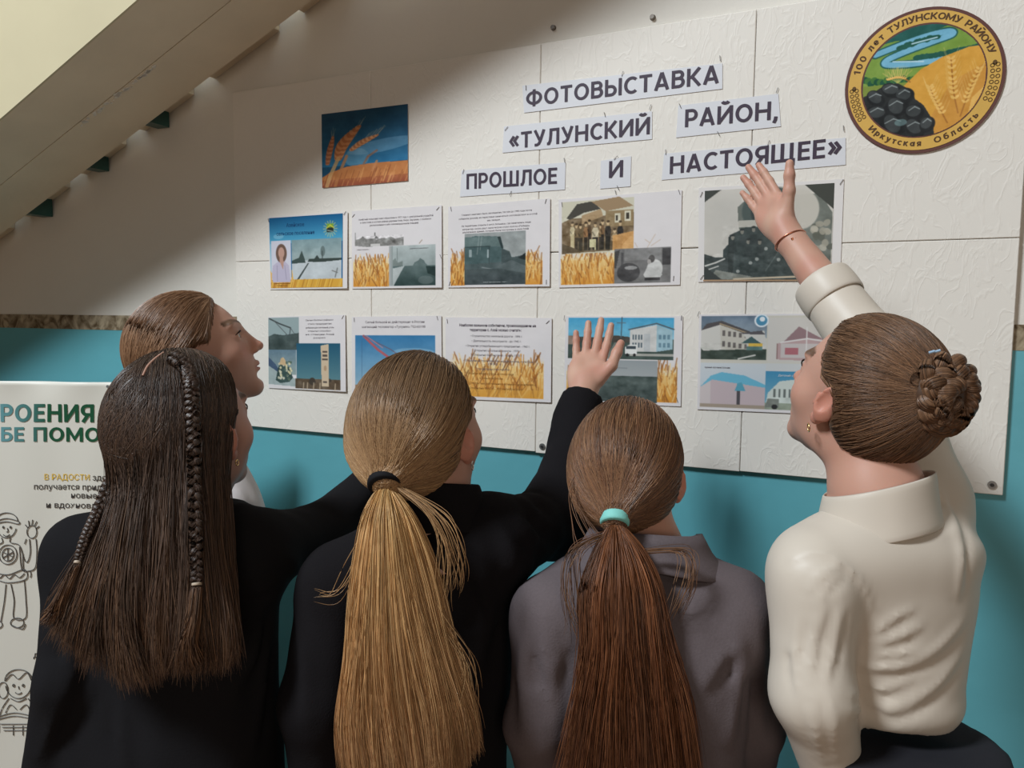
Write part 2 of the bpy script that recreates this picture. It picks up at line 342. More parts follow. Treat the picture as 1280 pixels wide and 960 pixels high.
# ------------------------------------------------------------------ papers on the board
class Pic:
    def __init__(s, w, h, col):
        s.w, s.h = w, h; s.a = np.empty((h, w, 3)); s.a[:] = col
        s.U, s.V = np.meshgrid((np.arange(w)+.5)/w, (np.arange(h)+.5)/h)
        s.r = np.random.default_rng(w*31+h)
    def put(s, m, col, al=1.0):
        al = (m*al)[..., None]; s.a = s.a*(1-al)+np.asarray(col, float)*al; return s
    def rect(s, u0, v0, u1, v1, col, al=1.0): return s.put((s.U >= u0) & (s.U < u1) & (s.V >= v0) & (s.V < v1), col, al)
    def grad(s, u0, v0, u1, v1, c0, c1, horiz=False):
        t = np.clip(((s.U-u0)/(u1-u0) if horiz else (s.V-v0)/(v1-v0)), 0, 1)[..., None]
        m = ((s.U >= u0) & (s.U < u1) & (s.V >= v0) & (s.V < v1))[..., None]
        s.a = np.where(m, np.array(c0)*(1-t)+np.array(c1)*t, s.a); return s
    def poly(s, P, col, al=1.0):
        m = np.zeros(s.U.shape, bool); n = len(P)
        for i in range(n):
            x0, y0 = P[i]; x1, y1 = P[(i+1) % n]
            if y0 == y1: continue
            c = ((y0 > s.V) != (y1 > s.V)) & (s.U < (x1-x0)*(s.V-y0)/(y1-y0)+x0)
            m ^= c
        return s.put(m, col, al)
    def ell(s, u, v, ru, rv, col, al=1.0, rot=0.0):
        du, dv = s.U-u, s.V-v; asp = s.w/s.h
        c, q = math.cos(rot), math.sin(rot); x = du*asp*c+dv*q; y = -du*asp*q+dv*c
        d = (x/(ru*asp))**2+(y/rv)**2
        return s.put(np.clip((1.15-d)*6, 0, 1), col, al)
    def line(s, P, wd, col, al=1.0):
        asp = s.w/s.h
        for (a, b), (c, d) in zip(P[:-1], P[1:]):
            ax, cx = a*asp, c*asp; dx, dy = cx-ax, d-b
            t = np.clip(((s.U*asp-ax)*dx+(s.V-b)*dy)/(dx*dx+dy*dy+1e-9), 0, 1)
            q = np.hypot(s.U*asp-ax-t*dx, s.V-b-t*dy)
            s.put(np.clip((wd/2-q)*s.h+.5, 0, 1), col, al)
        return s
    def noise(s, amt, sc=8, u0=0, v0=0, u1=1, v1=1, sx=1.0):
        n = np.zeros(s.U.shape)
        for o in range(4):
            k = sc*2**o; gw, gh = max(2, int(k*sx))+2, int(k)+2
            g = s.r.normal(size=(gh, gw)); x = s.U*(gw-1.01); y = s.V*(gh-1.01)
            i, j = x.astype(int), y.astype(int); fx, fy = x-i, y-j
            n += (g[j, i]*(1-fx)*(1-fy)+g[j, i+1]*fx*(1-fy)+g[j+1, i]*(1-fx)*fy+g[j+1, i+1]*fx*fy)/1.6**o
        m = (s.U >= u0) & (s.U < u1) & (s.V >= v0) & (s.V < v1)
        s.a += (n*amt*m)[..., None]; return s
    def wheat(s, u0, v0, u1, v1, white=(222, 216, 212), n=150):
        base0, base1 = np.array((232, 196, 132.)), np.array((214, 146, 58.))
        h = v1-v0
        vs = v0+h*0.42
        s.grad(u0, vs, u1, v1, base0, base1)
        m = (s.U >= u0) & (s.U < u1) & (s.V >= v0+h*0.12) & (s.V < vs)
        t = np.clip((s.V-v0-h*.12)/(h*.3), 0, 1); s.put(m, (236, 208, 150), t*t)
        for i in range(n):
            u = u0+(u1-u0)*s.r.random(); v = v0+h*(.12+.75*s.r.random()**1.1); l = h*(.1+.2*s.r.random())
            le = s.r.normal()*.25; k = s.r.random()
            col = ((188, 120, 50), (238, 206, 140), (150, 96, 48), (222, 160, 80))[int(k*4)]
            ua, ub = np.clip([u, u+le*l*s.h/s.w], u0+.004, u1-.004)
            s.line([(ub, max(v, v0)), (ua, min(v+l, v1-.005))], .008+.008*s.r.random(), col, .75)
        for i in range(9):
            u = u0+(u1-u0)*(.05+.9*s.r.random()); v = v0+h*(.02+.25*s.r.random()); l = h*(.16+.1*s.r.random())
            ub = np.clip(u+s.r.normal()*.2*l*s.h/s.w, u0+.005, u1-.005)
            s.line([(ub, v), (u, v+l)], .012, (158, 104, 58), .8)
        return s
    def blur(s, n=1):
        for _ in range(n):
            p = np.pad(s.a, ((1, 1), (1, 1), (0, 0)), 'edge')
            s.a = (p[:-2, 1:-1]+p[2:, 1:-1]+p[1:-1, :-2]+p[1:-1, 2:]+4*p[1:-1, 1:-1])/8
        return s
    def linear(s):
        c = np.clip(s.a, 0, 255)/255
        return np.where(c <= .04045, c/12.92, ((c+.055)/1.055)**2.4)
paper_m = mat('laminated_white_paper', S(226, 220, 216), 0.32, 0.4)
strip_m = mat('bluish_white_paper', S(216, 215, 218), 0.4, 0.4)
print_m = mat('glossy_colour_print', (0.5, 0.5, 0.5), 0.33, 0.4, attr='tint')
staple_m = mat('dark_staple_wire', S(92, 86, 84), 0.4, 0.5, metal=0.4)
ink = mat('dark_violet_ink', S(64, 52, 66), 0.5, 0.3)
small_ink = mat('grey_print_ink', S(112, 104, 110), 0.5, 0.3)
blue_ink = mat('dark_blue_print_ink', S(20, 66, 110), 0.5, 0.3)
YF = -TH-0.003                                               # the face of the foam panels
class Quad:
    """a sheet pinned flat: four corners on the board, TL TR BR BL (sight points), lifted dy off it"""
    def __init__(s, px, y=YF-0.002, lift=(0, 0, 0, 0)):
        s.P = [wp(*p, y)-np.array([0, l, 0]) for p, l in zip(px, lift)]
    def at(s, u, v, dy=0.0):
        u = np.asarray(u, float)[..., None]; v = np.asarray(v, float)[..., None]
        p = (s.P[0]*(1-u)+s.P[1]*u)*(1-v)+(s.P[3]*(1-u)+s.P[2]*u)*v
        return p-np.array([0, dy, 0])
    def size(s): return np.linalg.norm(s.P[1]-s.P[0]), np.linalg.norm(s.P[3]-s.P[0])
def sheet(name, q, m, th=0.0008, parent=None):
    P = [np.array(p) for p in q.P]
    return MB().prism(P, (0, th, 0)).build(name, m, parent)
def grid_print(name, q, pic, parent, dy=0.0006, u0=0, v0=0, u1=1, v1=1, mask=None, m=None):
    w_, h_ = pic.w, pic.h
    gu, gv = np.meshgrid(np.linspace(u0, u1, w_), np.linspace(v0, v1, h_))
    V = q.at(gu, gv, dy).reshape(-1, 3)
    i = np.arange(w_*h_).reshape(h_, w_)
    Q = np.stack([i[:-1, :-1], i[1:, :-1], i[1:, 1:], i[:-1, 1:]], -1)
    Q = Q[mask[:-1, :-1]] if mask is not None else Q.reshape(-1, 4)
    return link(name, np_mesh(name, V, Q, pic.linear().reshape(-1, 3)), m or print_m, parent)
def text_on(name, q, body, u0, u1, vb, cap, m, parent, dy=0.0009, bold=0.0, vb1=None):
    """one line of lettering from u0 to u1 on baseline vb (to vb1), capitals cap high, in sheet fractions"""
    V, Fc = text_arrays(body, bold)
    if not len(V): return None
    x0, x1 = V[:, 0].min(), V[:, 0].max()
    t = (V[:, 0]-x0)/(x1-x0)
    u = u0+(u1-u0)*t; v = vb+((vb1 if vb1 is not None else vb)-vb)*t-V[:, 1]/0.729*cap
    return MB().add(q.at(u, v, dy), Fc).build(name, m, parent)
def para(q, lines, m, parent, cap, bold=0.004):
    mb = MB()
    for body, u0, u1, vb in lines:
        V, Fc = text_arrays(body, bold)
        x0, x1 = V[:, 0].min(), V[:, 0].max()
        mb.add(q.at(u0+(u1-u0)*(V[:, 0]-x0)/(x1-x0), vb-V[:, 1]/0.729*cap, 0.001), Fc)
    return mb.build('printed_text', m, parent)
def staples(q, spots, parent, seed=0):
    rr = random.Random(seed)
    for (u, v) in spots:
        a = rr.uniform(-0.5, 0.9); L = 0.0055
        c = q.at(u, v, 0.001)
        d = np.array([math.sin(a)*L, 0, math.cos(a)*L])
        MB().tube([c-d+[0, .001, 0], c-d-[0, .0006, 0], c+d-[0, .0006, 0], c+d+[0, .001, 0]], 0.0006, 5).build('staple', staple_m, parent)
def photo_sheet(px, label, lift=(0, 0, 0, 0), name='photo_sheet', cat='poster', group='photo exhibition sheets', m=None):
    q = Quad(px, lift=lift); o = sheet(name, q, m or paper_m)
    tag(o, label, cat, group); return q, o
C4 = ((.03, .05), (.97, .05), (.97, .95), (.03, .95))

# 0 wheat ears picture
q, o = photo_sheet(((402, 143), (510, 130), (510, 226), (403, 235)), 'borderless picture of wheat ears against a deep blue sky, above the sheets', name='wheat_picture', cat='picture', group=None)
p = Pic(200, 180, (30, 80, 110)); p.grad(0, 0, 1, .72, (24, 66, 92), (46, 118, 160)); p.ell(.7, .5, .38, .08, (120, 165, 195), .55, -.12); p.ell(.42, .63, .14, .12, (130, 170, 190), .5)
p.poly([(0, .86), (.1, .8), (.3, .74), (.6, .72), (1, .73), (1, 1), (0, 1)], (196, 126, 74)); p.grad(0, .9, 1, 1, (176, 104, 66), (150, 78, 56))
for i in range(60):
    u = p.r.random(); v = .76+.18*p.r.random(); p.line([(u+.04, v), (u, v+.12)], .012, ((222, 160, 100), (150, 84, 50))[i % 2], .55)
def ear(p, pts, wd, c1, c2):
    P = catmull(pts, 16)
    for i, (u, v) in enumerate(P):
        t = i/15; ww = wd*(0.5+math.sin(math.pi*min(1, .15+t*.85)))*.6
        for s_ in (-1, 1):
            p.ell(u+s_*ww*.45, v, ww*.55, ww*.75, c1 if (i+s_) % 2 else c2, .9, s_*.5)
        if i > 4:
            p.line([(u, v), (u+(P[-1][0]-P[0][0])*.35+p.r.normal()*.02, v-.12)], .005, (222, 190, 150), .5)
ear(p, [(.2, .62), (.24, .48), (.33, .35), (.45, .22)], .075, (206, 142, 92), (176, 106, 62))
ear(p, [(.36, .52), (.46, .45), (.56, .4), (.66, .36)], .045, (220, 160, 110), (182, 112, 70))
ear(p, [(.07, .68), (.09, .55), (.12, .42), (.14, .32)], .04, (204, 136, 96), (170, 100, 64))
p.line([(.2, .62), (.1, .85), (.06, .98)], .05, (214, 168, 112), .8); p.line([(.3, .6), (.2, .85), (.16, 1)], .04, (196, 130, 80), .8)
p.line([(.5, .72), (.55, .63), (.65, .56)], .03, (150, 110, 90), .8); p.line([(.6, .82), (.65, .7)], .03, (206, 140, 92), .8)
grid_print('printed_image', q, p.noise(4, 10).blur(1), o)

# 1 blue title sheet
q, o = photo_sheet(((335, 271), (435, 264.5), (435, 360.5), (337.5, 362)), 'sheet with blue header, woman in pale blouse and snowy railway view', (0, .002, .004, 0))
p = Pic(180, 170, (30, 100, 150)); p.grad(0, 0, 1, .37, (26, 92, 138), (84, 166, 198)); p.ell(.13, .27, .07, .035, (150, 200, 220), .5)
p.grad(0, .37, .3, .8, (120, 180, 205), (190, 200, 205))
p.rect(.02, .33, .3, .92, (206, 204, 214))
p.grad(.31, .33, .985, .63, (128, 152, 156), (158, 172, 170)); p.rect(.31, .62, .985, .88, (192, 198, 200)); p.noise(5, 12, .31, .33, .985, .88)
p.poly([(.31, .66), (.31, .62), (.38, .59), (.41, .58), (.45, .48), (.49, .6), (.5, .65)], (66, 80, 76)); p.poly([(.53, .64), (.55, .6), (.62, .6), (.66, .55), (.69, .6), (.985, .6), (.985, .63), (.7, .65)], (60, 70, 66))
p.ell(.735, .5, .03, .07, (96, 110, 108), .8); p.line([(.73, .5), (.73, .6)], .012, (70, 80, 78)); p.poly([(.38, .88), (.53, .66), (.55, .66), (.41, .88)], (70, 78, 76)); p.line([(.86, .77), (.93, .8)], .015, (130, 130, 128)); p.line([(.9, .86), (.93, .74)], .015, (120, 122, 120))
p.rect(0, .88, 1, 1, (216, 164, 66)); p.grad(0, .88, .36, 1, (200, 140, 70), (214, 156, 66), True)
for i in range(60):
    u = p.r.random(); p.line([(u+.03, .885), (u, .99)], .015, ((236, 196, 96), (176, 120, 44))[i % 2], .6)
p.poly([(0, .74), (.03, .8), (.02, .9), (.3, .9), (.31, .72), (.33, .88), (.33, .92), (0, .92)], (222, 176, 96))
p.ell(.165, .51, .075, .13, (112, 88, 76)); p.ell(.165, .5, .042, .075, (190, 150, 134)); p.rect(.14, .55, .19, .66, (186, 146, 130))
p.poly([(.04, .92), (.02, .84), (.04, .68), (.12, .62), (.17, .66), (.21, .62), (.27, .68), (.29, .9), (.28, .92)], (188, 180, 198)); p.poly([(.14, .62), (.2, .62), (.185, .74)], (186, 146, 130)); p.line([(.1, .68), (.1, .9)], .01, (160, 152, 170)); p.line([(.21, .68), (.23, .88)], .01, (160, 152, 170))
for k in range(16):
    a = k*math.pi/8; p.line([(.835+.05*math.cos(a), .2+.06*math.sin(a)), (.835+.09*math.cos(a), .2+.11*math.sin(a))], .014, (200, 196, 132), .6)
p.rect(.79, .13, .88, .19, (120, 160, 60)); p.rect(.79, .18, .88, .25, (40, 52, 46)); p.line([(.79, .19), (.835, .15), (.88, .19)], .012, (216, 196, 70)); p.line([(.8, .22), (.87, .24)], .01, (170, 180, 170))
grid_print('printed_image', q, p.blur(1), o, u0=.015, v0=.02, u1=.945, v1=.98)
para(q, [('Азейское', .24, .47, .155), ('сельское поселение', .11, .6, .265)], blue_ink, o, .05, .01)
para(q, [('глава поселения', .06, .28, .925), ('Азейского', .1, .24, .955)], mat('brown_print_ink', S(120, 76, 40), .5), o, .015)
staples(q, ((.01, .05), (.97, .02)), o, 1)

# 2 sheet with the grey village strip
q, o = photo_sheet(((440, 264), (552.5, 256.5), (553, 359.5), (440, 361)), 'sheet with three text lines, grey village strip, wheat and blurred road photo', (0, .001, .003, 0))
W = (223, 217, 216)
p = Pic(210, 190, W); p.noise(1.2, 6)
p.poly([(.04, .45), (.04, .37), (.1, .36), (.13, .33), (.17, .37), (.25, .36), (.29, .38), (.35, .36), (.4, .37), (.45, .35), (.5, .38), (.59, .36), (.59, .465), (.3, .46), (.2, .47)], (138, 136, 132)); p.noise(16, 26, .04, .33, .59, .46)
p.rect(.26, .29, .275, .33, (120, 118, 116)); p.poly([(.26, .37), (.28, .33), (.32, .37)], (120, 118, 116)); p.rect(.22, .43, .33, .465, (206, 202, 198)); p.rect(.04, .28, .05, .4, (150, 148, 146))
p.wheat(.02, .5, .43, .975, W)
p.grad(.43, .47, .935, .72, (184, 192, 190), (150, 160, 158)); p.grad(.43, .72, .935, .97, (92, 108, 106), (54, 72, 70)); p.poly([(.68, .74), (.71, .68), (.75, .66), (.77, .63), (.81, .66), (.83, .7), (.87, .74)], (92, 108, 106), .9); p.poly([(.43, .76), (.6, .72), (.55, .82), (.48, .97), (.43, .97)], (178, 184, 182)); p.poly([(.46, .72), (.46, .66), (.5, .62), (.52, .68), (.58, .66), (.58, .72)], (120, 130, 126)); p.line([(.52, .5), (.52, .7)], .008, (120, 130, 126)); p.poly([(.83, .73), (.935, .74), (.935, .86), (.85, .82)], (44, 60, 58)); p.ell(.83, .9, .08, .05, (120, 130, 128), .5); p.noise(6, 10, .43, .47, .935, .97)
p.grad(.43, .47, .47, .97, W, (170, 178, 176), True); p.a[:, :] = np.where(((p.U > .43) & (p.U < .47) & (p.V > .47) & (p.V < .97))[..., None], p.a*.6+np.array((110, 120, 118))*.4, p.a)
p.line([(.76, .45), (.79, .41)], .008, (150, 130, 110))
grid_print('printed_image', q, p.blur(1), o)
para(q, [('Азейский сельский совет образован в 1957 году с центральной усадьбой', .08, .91, .125), ('в селе Азей, в составе района деревни Азей, Нюра, Заусаева, с посёлком', .1, .89, .165), ('расположенным в нём железнодорожной станцией', .21, .75, .205)], small_ink, o, .022)
para(q, [('улица в прошлом', .06, .2, .505), ('дорога в деревню', .66, .86, .515)], small_ink, o, .014)
staples(q, ((.02, .06), (.96, .04), (.99, .62)), o, 2)

# 3 sheet with the dark green house
q, o = photo_sheet(((560.5, 258.5), (688, 248), (687.5, 358), (560, 359.5)), 'sheet with six text lines above a dark greenish photo of a wooden house', (0, .001, .002, 0))
p = Pic(220, 190, W); p.noise(1.2, 6); p.wheat(.03, .5, .18, .975, W, 60); p.wheat(.77, .52, .93, .975, W, 60)
p.rect(.175, .35, .775, .97, (84, 96, 96)); p.grad(.175, .35, .775, .65, (150, 154, 152), (158, 162, 160))
p.poly([(.175, .4), (.28, .38), (.53, .4), (.56, .53), (.56, .7), (.175, .72)], (78, 98, 98)); p.poly([(.175, .39), (.52, .4), (.56, .52), (.175, .51)], (98, 116, 114)); p.poly([(.5, .4), (.53, .4), (.56, .54), (.54, .54)], (50, 62, 62))
p.poly([(.54, .54), (.62, .58), (.64, .65), (.7, .64), (.775, .62), (.775, .75), (.54, .74)], (70, 82, 82)); p.poly([(.7, .66), (.775, .6), (.775, .69)], (40, 48, 48))
p.rect(.22, .54, .245, .63, (150, 164, 164)); p.rect(.4, .55, .42, .65, (158, 172, 172)); p.line([(.32, .36), (.3, .6)], .008, (150, 160, 158), .7); p.line([(.35, .36), (.33, .55)], .008, (150, 160, 158), .7); p.line([(.43, .51), (.175, .51)], .01, (52, 66, 66)); p.line([(.35, .76), (.48, .79)], .012, (140, 148, 148), .8); p.line([(.42, .51), (.42, .72)], .008, (56, 70, 70))
p.grad(.175, .78, .775, .97, (76, 86, 86), (66, 74, 76)); p.poly([(.48, .76), (.64, .68), (.775, .76), (.775, .84), (.6, .8)], (92, 102, 102)); p.noise(7, 14, .175, .35, .775, .97)
grid_print('printed_image', q, p.blur(1), o)
L3 = ('Главным занятием было земледелие, так как до 1940 года почти', 'собирали урожай, не переставая заниматься скотоводством и охотой', 'на зверя.', 'На территории открыты 5 школ, больницы, где занимались люди', 'например, около двух километров стоял колхоз «Победа»', 'деревянные здания, которые были построены в селе Азей')
para(q, [(L3[0], .14, .83, .125), (L3[1], .11, .88, .17), (L3[2], .4, .53, .21), (L3[3], .14, .82, .26), (L3[4], .15, .81, .3), (L3[5], .15, .8, .335)], small_ink, o, .02)
para(q, [('улица Центральная, 1960 г.', .36, .6, .945)], mat('pale_print_ink', S(190, 196, 196), .5), o, .012)
staples(q, ((.03, .03), (.96, .03), (.97, .95), (.02, .95)), o, 3)

# 4 sheet with the sepia group
q, o = photo_sheet(((698.5, 249.5), (852.5, 237.5), (850, 356), (698.5, 359.5)), 'sheet with sepia photo of villagers outside a log house and grey crouching figure')
p = Pic(240, 190, W); p.noise(1.2, 6); p.wheat(.02, .5, .5, .97, W, 170)
p.wheat(.46, .3, .625, .6, (216, 160, 96), 40)
p.rect(.03, .035, .63, .62, (206, 200, 178)); p.poly([(.03, .62), (.03, .27), (.1, .23), (.63, .2), (.63, .42), (.5, .6)], (126, 106, 80)); p.noise(10, 20, .03, .25, .63, .62)
p.poly([(.07, .22), (.16, .07), (.29, .05), (.36, .14), (.22, .17), (.1, .24)], (74, 70, 62)); p.poly([(.28, .055), (.51, .02), (.625, .13), (.4, .17)], (158, 132, 100)); p.poly([(.2, .2), (.36, .14), (.38, .22), (.2, .3)], (176, 148, 112)); p.rect(.4, .17, .625, .34, (150, 128, 94)); p.rect(.475, .2, .52, .3, (212, 204, 180)); p.rect(.555, .18, .605, .29, (212, 204, 180)); p.rect(.483, .22, .5, .28, (72, 66, 56)); p.rect(.565, .2, .59, .27, (72, 66, 56))
for (u, v0, v1, wd, c, lg) in ((.12, .25, .42, .022, (198, 182, 146), (188, 168, 128)), (.155, .27, .44, .018, (122, 102, 74), (70, 60, 46)), (.19, .28, .45, .022, (110, 92, 66), (64, 56, 44)), (.235, .26, .44, .02, (150, 112, 76), (60, 52, 42)), (.265, .24, .4, .016, (92, 72, 52), (56, 48, 40)), (.315, .27, .45, .03, (204, 190, 160), (52, 46, 40)), (.36, .29, .45, .018, (150, 126, 92), (60, 52, 44)), (.375, .25, .42, .016, (120, 92, 64), (50, 44, 38)), (.42, .26, .44, .026, (58, 52, 46), (50, 46, 40)), (.475, .35, .5, .026, (172, 150, 116), (70, 60, 48)), (.52, .27, .44, .026, (50, 46, 42), (46, 42, 38))):
    p.poly([(u-wd, v0+.11), (u-wd*.6, v0+.07), (u+wd*.6, v0+.07), (u+wd, v0+.11), (u+wd*.85, v1), (u-wd*.85, v1)], c); p.poly([(u-wd*.8, v1), (u+wd*.8, v1), (u+wd*.7, .59), (u-wd*.7, .59)], lg)
    p.ell(u, v0+.04, .011, .027, (204, 176, 136)); p.ell(u, v0+.022, .0125, .014, (84, 68, 50)); p.line([(u-wd*.8, v0+.12), (u-wd*.2, v1-.02)], .012, tuple(int(x*.7) for x in c)); p.line([(u+wd*.8, v0+.12), (u+wd*.3, v1-.02)], .012, tuple(min(255, int(x*1.15)) for x in c))
p.rect(.16, .5, .5, .6, (66, 62, 48), .35); p.rect(.265, .47, .32, .56, (206, 198, 156)); p.rect(.31, .5, .322, .59, (190, 180, 140)); p.rect(.11, .4, .135, .61, (196, 180, 140)); p.poly([(.03, .62), (.03, .5), (.12, .55), (.2, .6)], (96, 82, 62))
p.poly([(.46, .44), (.63, .4), (.63, .6), (.46, .6)], (216, 160, 96), .85)
p.rect(.475, .59, .925, .97, (122, 120, 118)); p.rect(.56, .59, .85, .72, (140, 138, 136)); p.rect(.86, .6, .925, .78, (72, 70, 70)); p.rect(.53, .63, .55, .8, (90, 88, 88)); p.noise(7, 34, .03, .2, .63, .62); p.ell(.59, .85, .09, .1, (76, 74, 74)); p.ell(.61, .8, .05, .02, (150, 148, 146)); p.poly([(.475, .62), (.52, .6), (.49, .8), (.475, .8)], (80, 78, 76))
p.ell(.8, .82, .06, .1, (204, 202, 198)); p.ell(.775, .71, .024, .04, (84, 80, 78)); p.ell(.755, .74, .014, .025, (170, 164, 160)); p.poly([(.71, .88), (.74, .8), (.78, .8), (.86, .88), (.84, .92), (.73, .92)], (196, 194, 190)); p.rect(.72, .91, .84, .94, (66, 64, 64)); p.noise(8, 16, .475, .59, .925, .97)
for P_ in ([(.74, .585), (.8, .45)], [(.76, .54), (.72, .5)], [(.77, .57), (.84, .51)], [(.66, .58), (.64, .53)]): p.line(P_, .008, (206, 186, 168), .9)
grid_print('printed_image', q, p.blur(1), o)
staples(q, ((.03, .06), (.98, .02), (.95, .93), (.48, -.03)), o, 4)

# 5 the big old locomotive photo
q, o = photo_sheet(((873.5, 235), (1055, 223.5), (1050, 351), (872.5, 352.5)), 'sheet with large old black and white photo of workers at a locomotive')
p = Pic(240, 190, (204, 198, 188)); p.noise(2.5, 5)
p.poly([(.28, .42), (.27, .2), (.36, .1), (.55, .06), (.7, .1), (.9, .1), (.99, .3), (.99, 1), (.5, 1)], (112, 116, 108)); p.noise(10, 9, .3, .08, 1, 1)
p.ell(.53, .25, .22, .24, (82, 92, 88)); p.ell(.53, .27, .15, .17, (62, 70, 68)); p.ell(.76, .26, .13, .2, (200, 194, 182), .95); p.rect(.28, .35, .52, .42, (196, 190, 178), .9)
p.poly([(.15, 1), (.16, .66), (.2, .6), (.21, .5), (.28, .46), (.34, .42), (.44, .44), (.5, .5), (.62, .5), (.68, .62), (.76, .7), (.8, 1)], (70, 78, 76)); p.poly([(.2, .58), (.2, .52), (.245, .5), (.25, .58), (.24, .95), (.18, .95)], (58, 64, 62))
for (u, v) in ((.235, .53), (.31, .47), (.36, .58), (.45, .59), (.4, .45)): p.ell(u, v, .013, .026, (136, 132, 122)); p.ell(u, v-.026, .019, .012, (58, 62, 60)); p.poly([(u-.035, v+.16), (u-.025, v+.05), (u+.025, v+.05), (u+.035, v+.16)], (60, 66, 65), .6)
for (u, v) in ((.43, .77), (.38, .81), (.6, .78), (.28, .9), (.5, .66)): p.ell(u, v, .014, .018, (176, 178, 172), .8)
p.noise(5, 26, .15, .4, .8, 1); p.line([(.5, .9), (.62, .65)], .008, (120, 128, 124), .6)
p.poly([(0, 1), (0, .7), (.09, .74), (.2, .74), (.2, .95), (.25, 1)], (74, 80, 78)); p.line([(0, .84), (.1, .8), (.17, .76)], .016, (206, 204, 196)); p.line([(.03, .88), (.12, .84)], .012, (200, 198, 190)); p.poly([(.05, .97), (.1, .88), (.25, .92), (.4, .96), (.3, 1)], (132, 134, 126)); p.noise(9, 16, 0, .7, 1, 1)
for i in range(26):
    u, v = .84+.15*p.r.random(), .4+.5*p.r.random(); p.ell(u, v, .03, .03, ((168, 162, 146), (96, 98, 88), (190, 184, 168))[i % 3], .8, p.r.random()*3)
p.line([(.25, .985), (.99, .955)], .02, (196, 180, 156)); dk = (70, 72, 66)
p.poly([(0, 0), (.14, 0), (0, .13)], dk); p.poly([(.78, 0), (1, 0), (1, .27)], dk); p.poly([(0, 1), (0, .83), (.16, 1)], (64, 68, 66)); p.poly([(1, 1), (1, .82), (.92, 1)], dk)
grid_print('printed_image', q, p.blur(1), o, u0=.045, v0=.035, u1=.94, v1=.985)
MB().prism([q.at(.04, .977, .0012), q.at(.04, .992, .0012), q.at(.935, .997, .0012), q.at(.935, .988, .0012)], (0, .0004, 0)).build('photo_edge', mat('tan_photo_edge', S(176, 142, 110), .5), o)
staples(q, ((.02, .07), (.985, .03), (.03, .95)), o, 5)

# 6 sheet with stele
q, o = photo_sheet(((335.5, 396), (432, 393.5), (433.5, 489.5), (336, 485)), 'sheet with mine boom photo, flowers and a beige stele on blue sky', (0, .001, .004, 0))
p = Pic(180, 170, W); p.noise(1.2, 6)
p.rect(.0, .02, .41, .46, (150, 166, 166)); p.poly([(0, .28), (.08, .24), (.2, .26), (.41, .23), (.41, .46), (0, .46)], (72, 84, 82)); p.noise(7, 12, 0, .26, .41, .46); p.line([(.02, .03), (.15, .1), (.3, .16)], .018, (70, 74, 74)); p.line([(.08, .06), (.26, .26)], .01, (90, 96, 96)); p.line([(.3, .16), (.29, .25)], .012, (74, 80, 80)); p.line([(.3, .16), (.35, .24)], .008, (90, 96, 96))
p.grad(0, .46, .37, .8, (104, 128, 142), (150, 164, 160)); p.poly([(0, .66), (.37, .86), (.37, .96), (0, .94)], (164, 176, 174)); p.poly([(0, .56), (.1, .66), (.18, .8), (0, .68)], (74, 92, 116)); p.poly([(.1, .88), (.13, .72), (.16, .64), (.22, .62), (.28, .7), (.33, .84), (.28, .9), (.16, .92)], (58, 78, 74))
for i in range(34):
    p.ell(.13+.18*p.r.random(), .62+.24*p.r.random(), .014, .018, ((226, 214, 170), (206, 200, 176), (86, 104, 90))[i % 3], .9)
p.poly([(.15, .66), (.17, .58), (.2, .56), (.23, .6), (.24, .68)], (206, 176, 136)); p.noise(5, 14, 0, .46, .37, .96)
p.grad(.38, .37, .935, .86, (38, 88, 112), (92, 132, 140)); p.rect(.36, .85, .935, .985, (98, 82, 66)); p.noise(9, 18, .36, .84, .935, .985)
p.ell(.58, .88, .04, .05, (70, 62, 54)); p.ell(.76, .86, .06, .03, (70, 62, 54))
p.poly([(.69, .4), (.79, .38), (.79, .94), (.7, .94)], (206, 184, 156)); 
for v_, w_ in ((.47, .03), (.52, .03), (.57, .035), (.87, .025)): p.rect(.742-w_, v_, .742+w_, v_+.025, (92, 82, 76))
p.ell(.745, .7, .018, .035, (180, 150, 120))
for u in (.47, .52, .6, .68, .87): p.line([(u, .9), (u-.005, .985)], .014, (196, 176, 150), .8)
grid_print('printed_image', q, p.blur(1), o)
para(q, [('Самым богатым районом', .5, .85, .07), ('стало предприятие', .53, .83, .12), ('добывающее каменный уголь', .5, .86, .17), ('открытым способом', .53, .82, .215), ('на станции Азей', .5, .86, .26), ('разрез', .6, .75, .305)], small_ink, o, .022)
staples(q, ((.97, .03),), o, 6)

# 7 walking excavator
q, o = photo_sheet(((440, 396), (552, 394.5), (553, 497), (440, 491.5)), 'sheet with red crane boom on blue sky above the blonde girl', (0, .001, .002, 0))
p = Pic(190, 170, W); p.noise(1.2, 6); p.grad(.04, .24, .93, .9, (58, 122, 168), (150, 182, 200)); p.rect(.04, .88, .93, .985, (150, 120, 92)); p.ell(.7, .45, .22, .05, (150, 186, 206), .5)
p.line([(.14, .25), (.3, .42), (.55, .62)], .03, (176, 96, 104)); p.line([(.14, .25), (.45, .42), (.7, .62)], .012, (110, 100, 120)); p.line([(.17, .25), (.36, .4)], .01, (196, 130, 136)); p.line([(.12, .3), (.12, .85)], .006, (70, 100, 130), .7); p.poly([(.5, .88), (.5, .62), (.75, .6), (.8, .88)], (170, 110, 100))
grid_print('printed_image', q, p.noise(3, 8, .04, .24, .93, .985).blur(1), o)
para(q, [('Самый большой из действующих в России', .16, .82, .085), ('шагающий экскаватор «Тулуняк» ЭШ-65/100', .12, .83, .145)], small_ink, o, .03)
staples(q, ((.03, .04), (.96, .03)), o, 7)

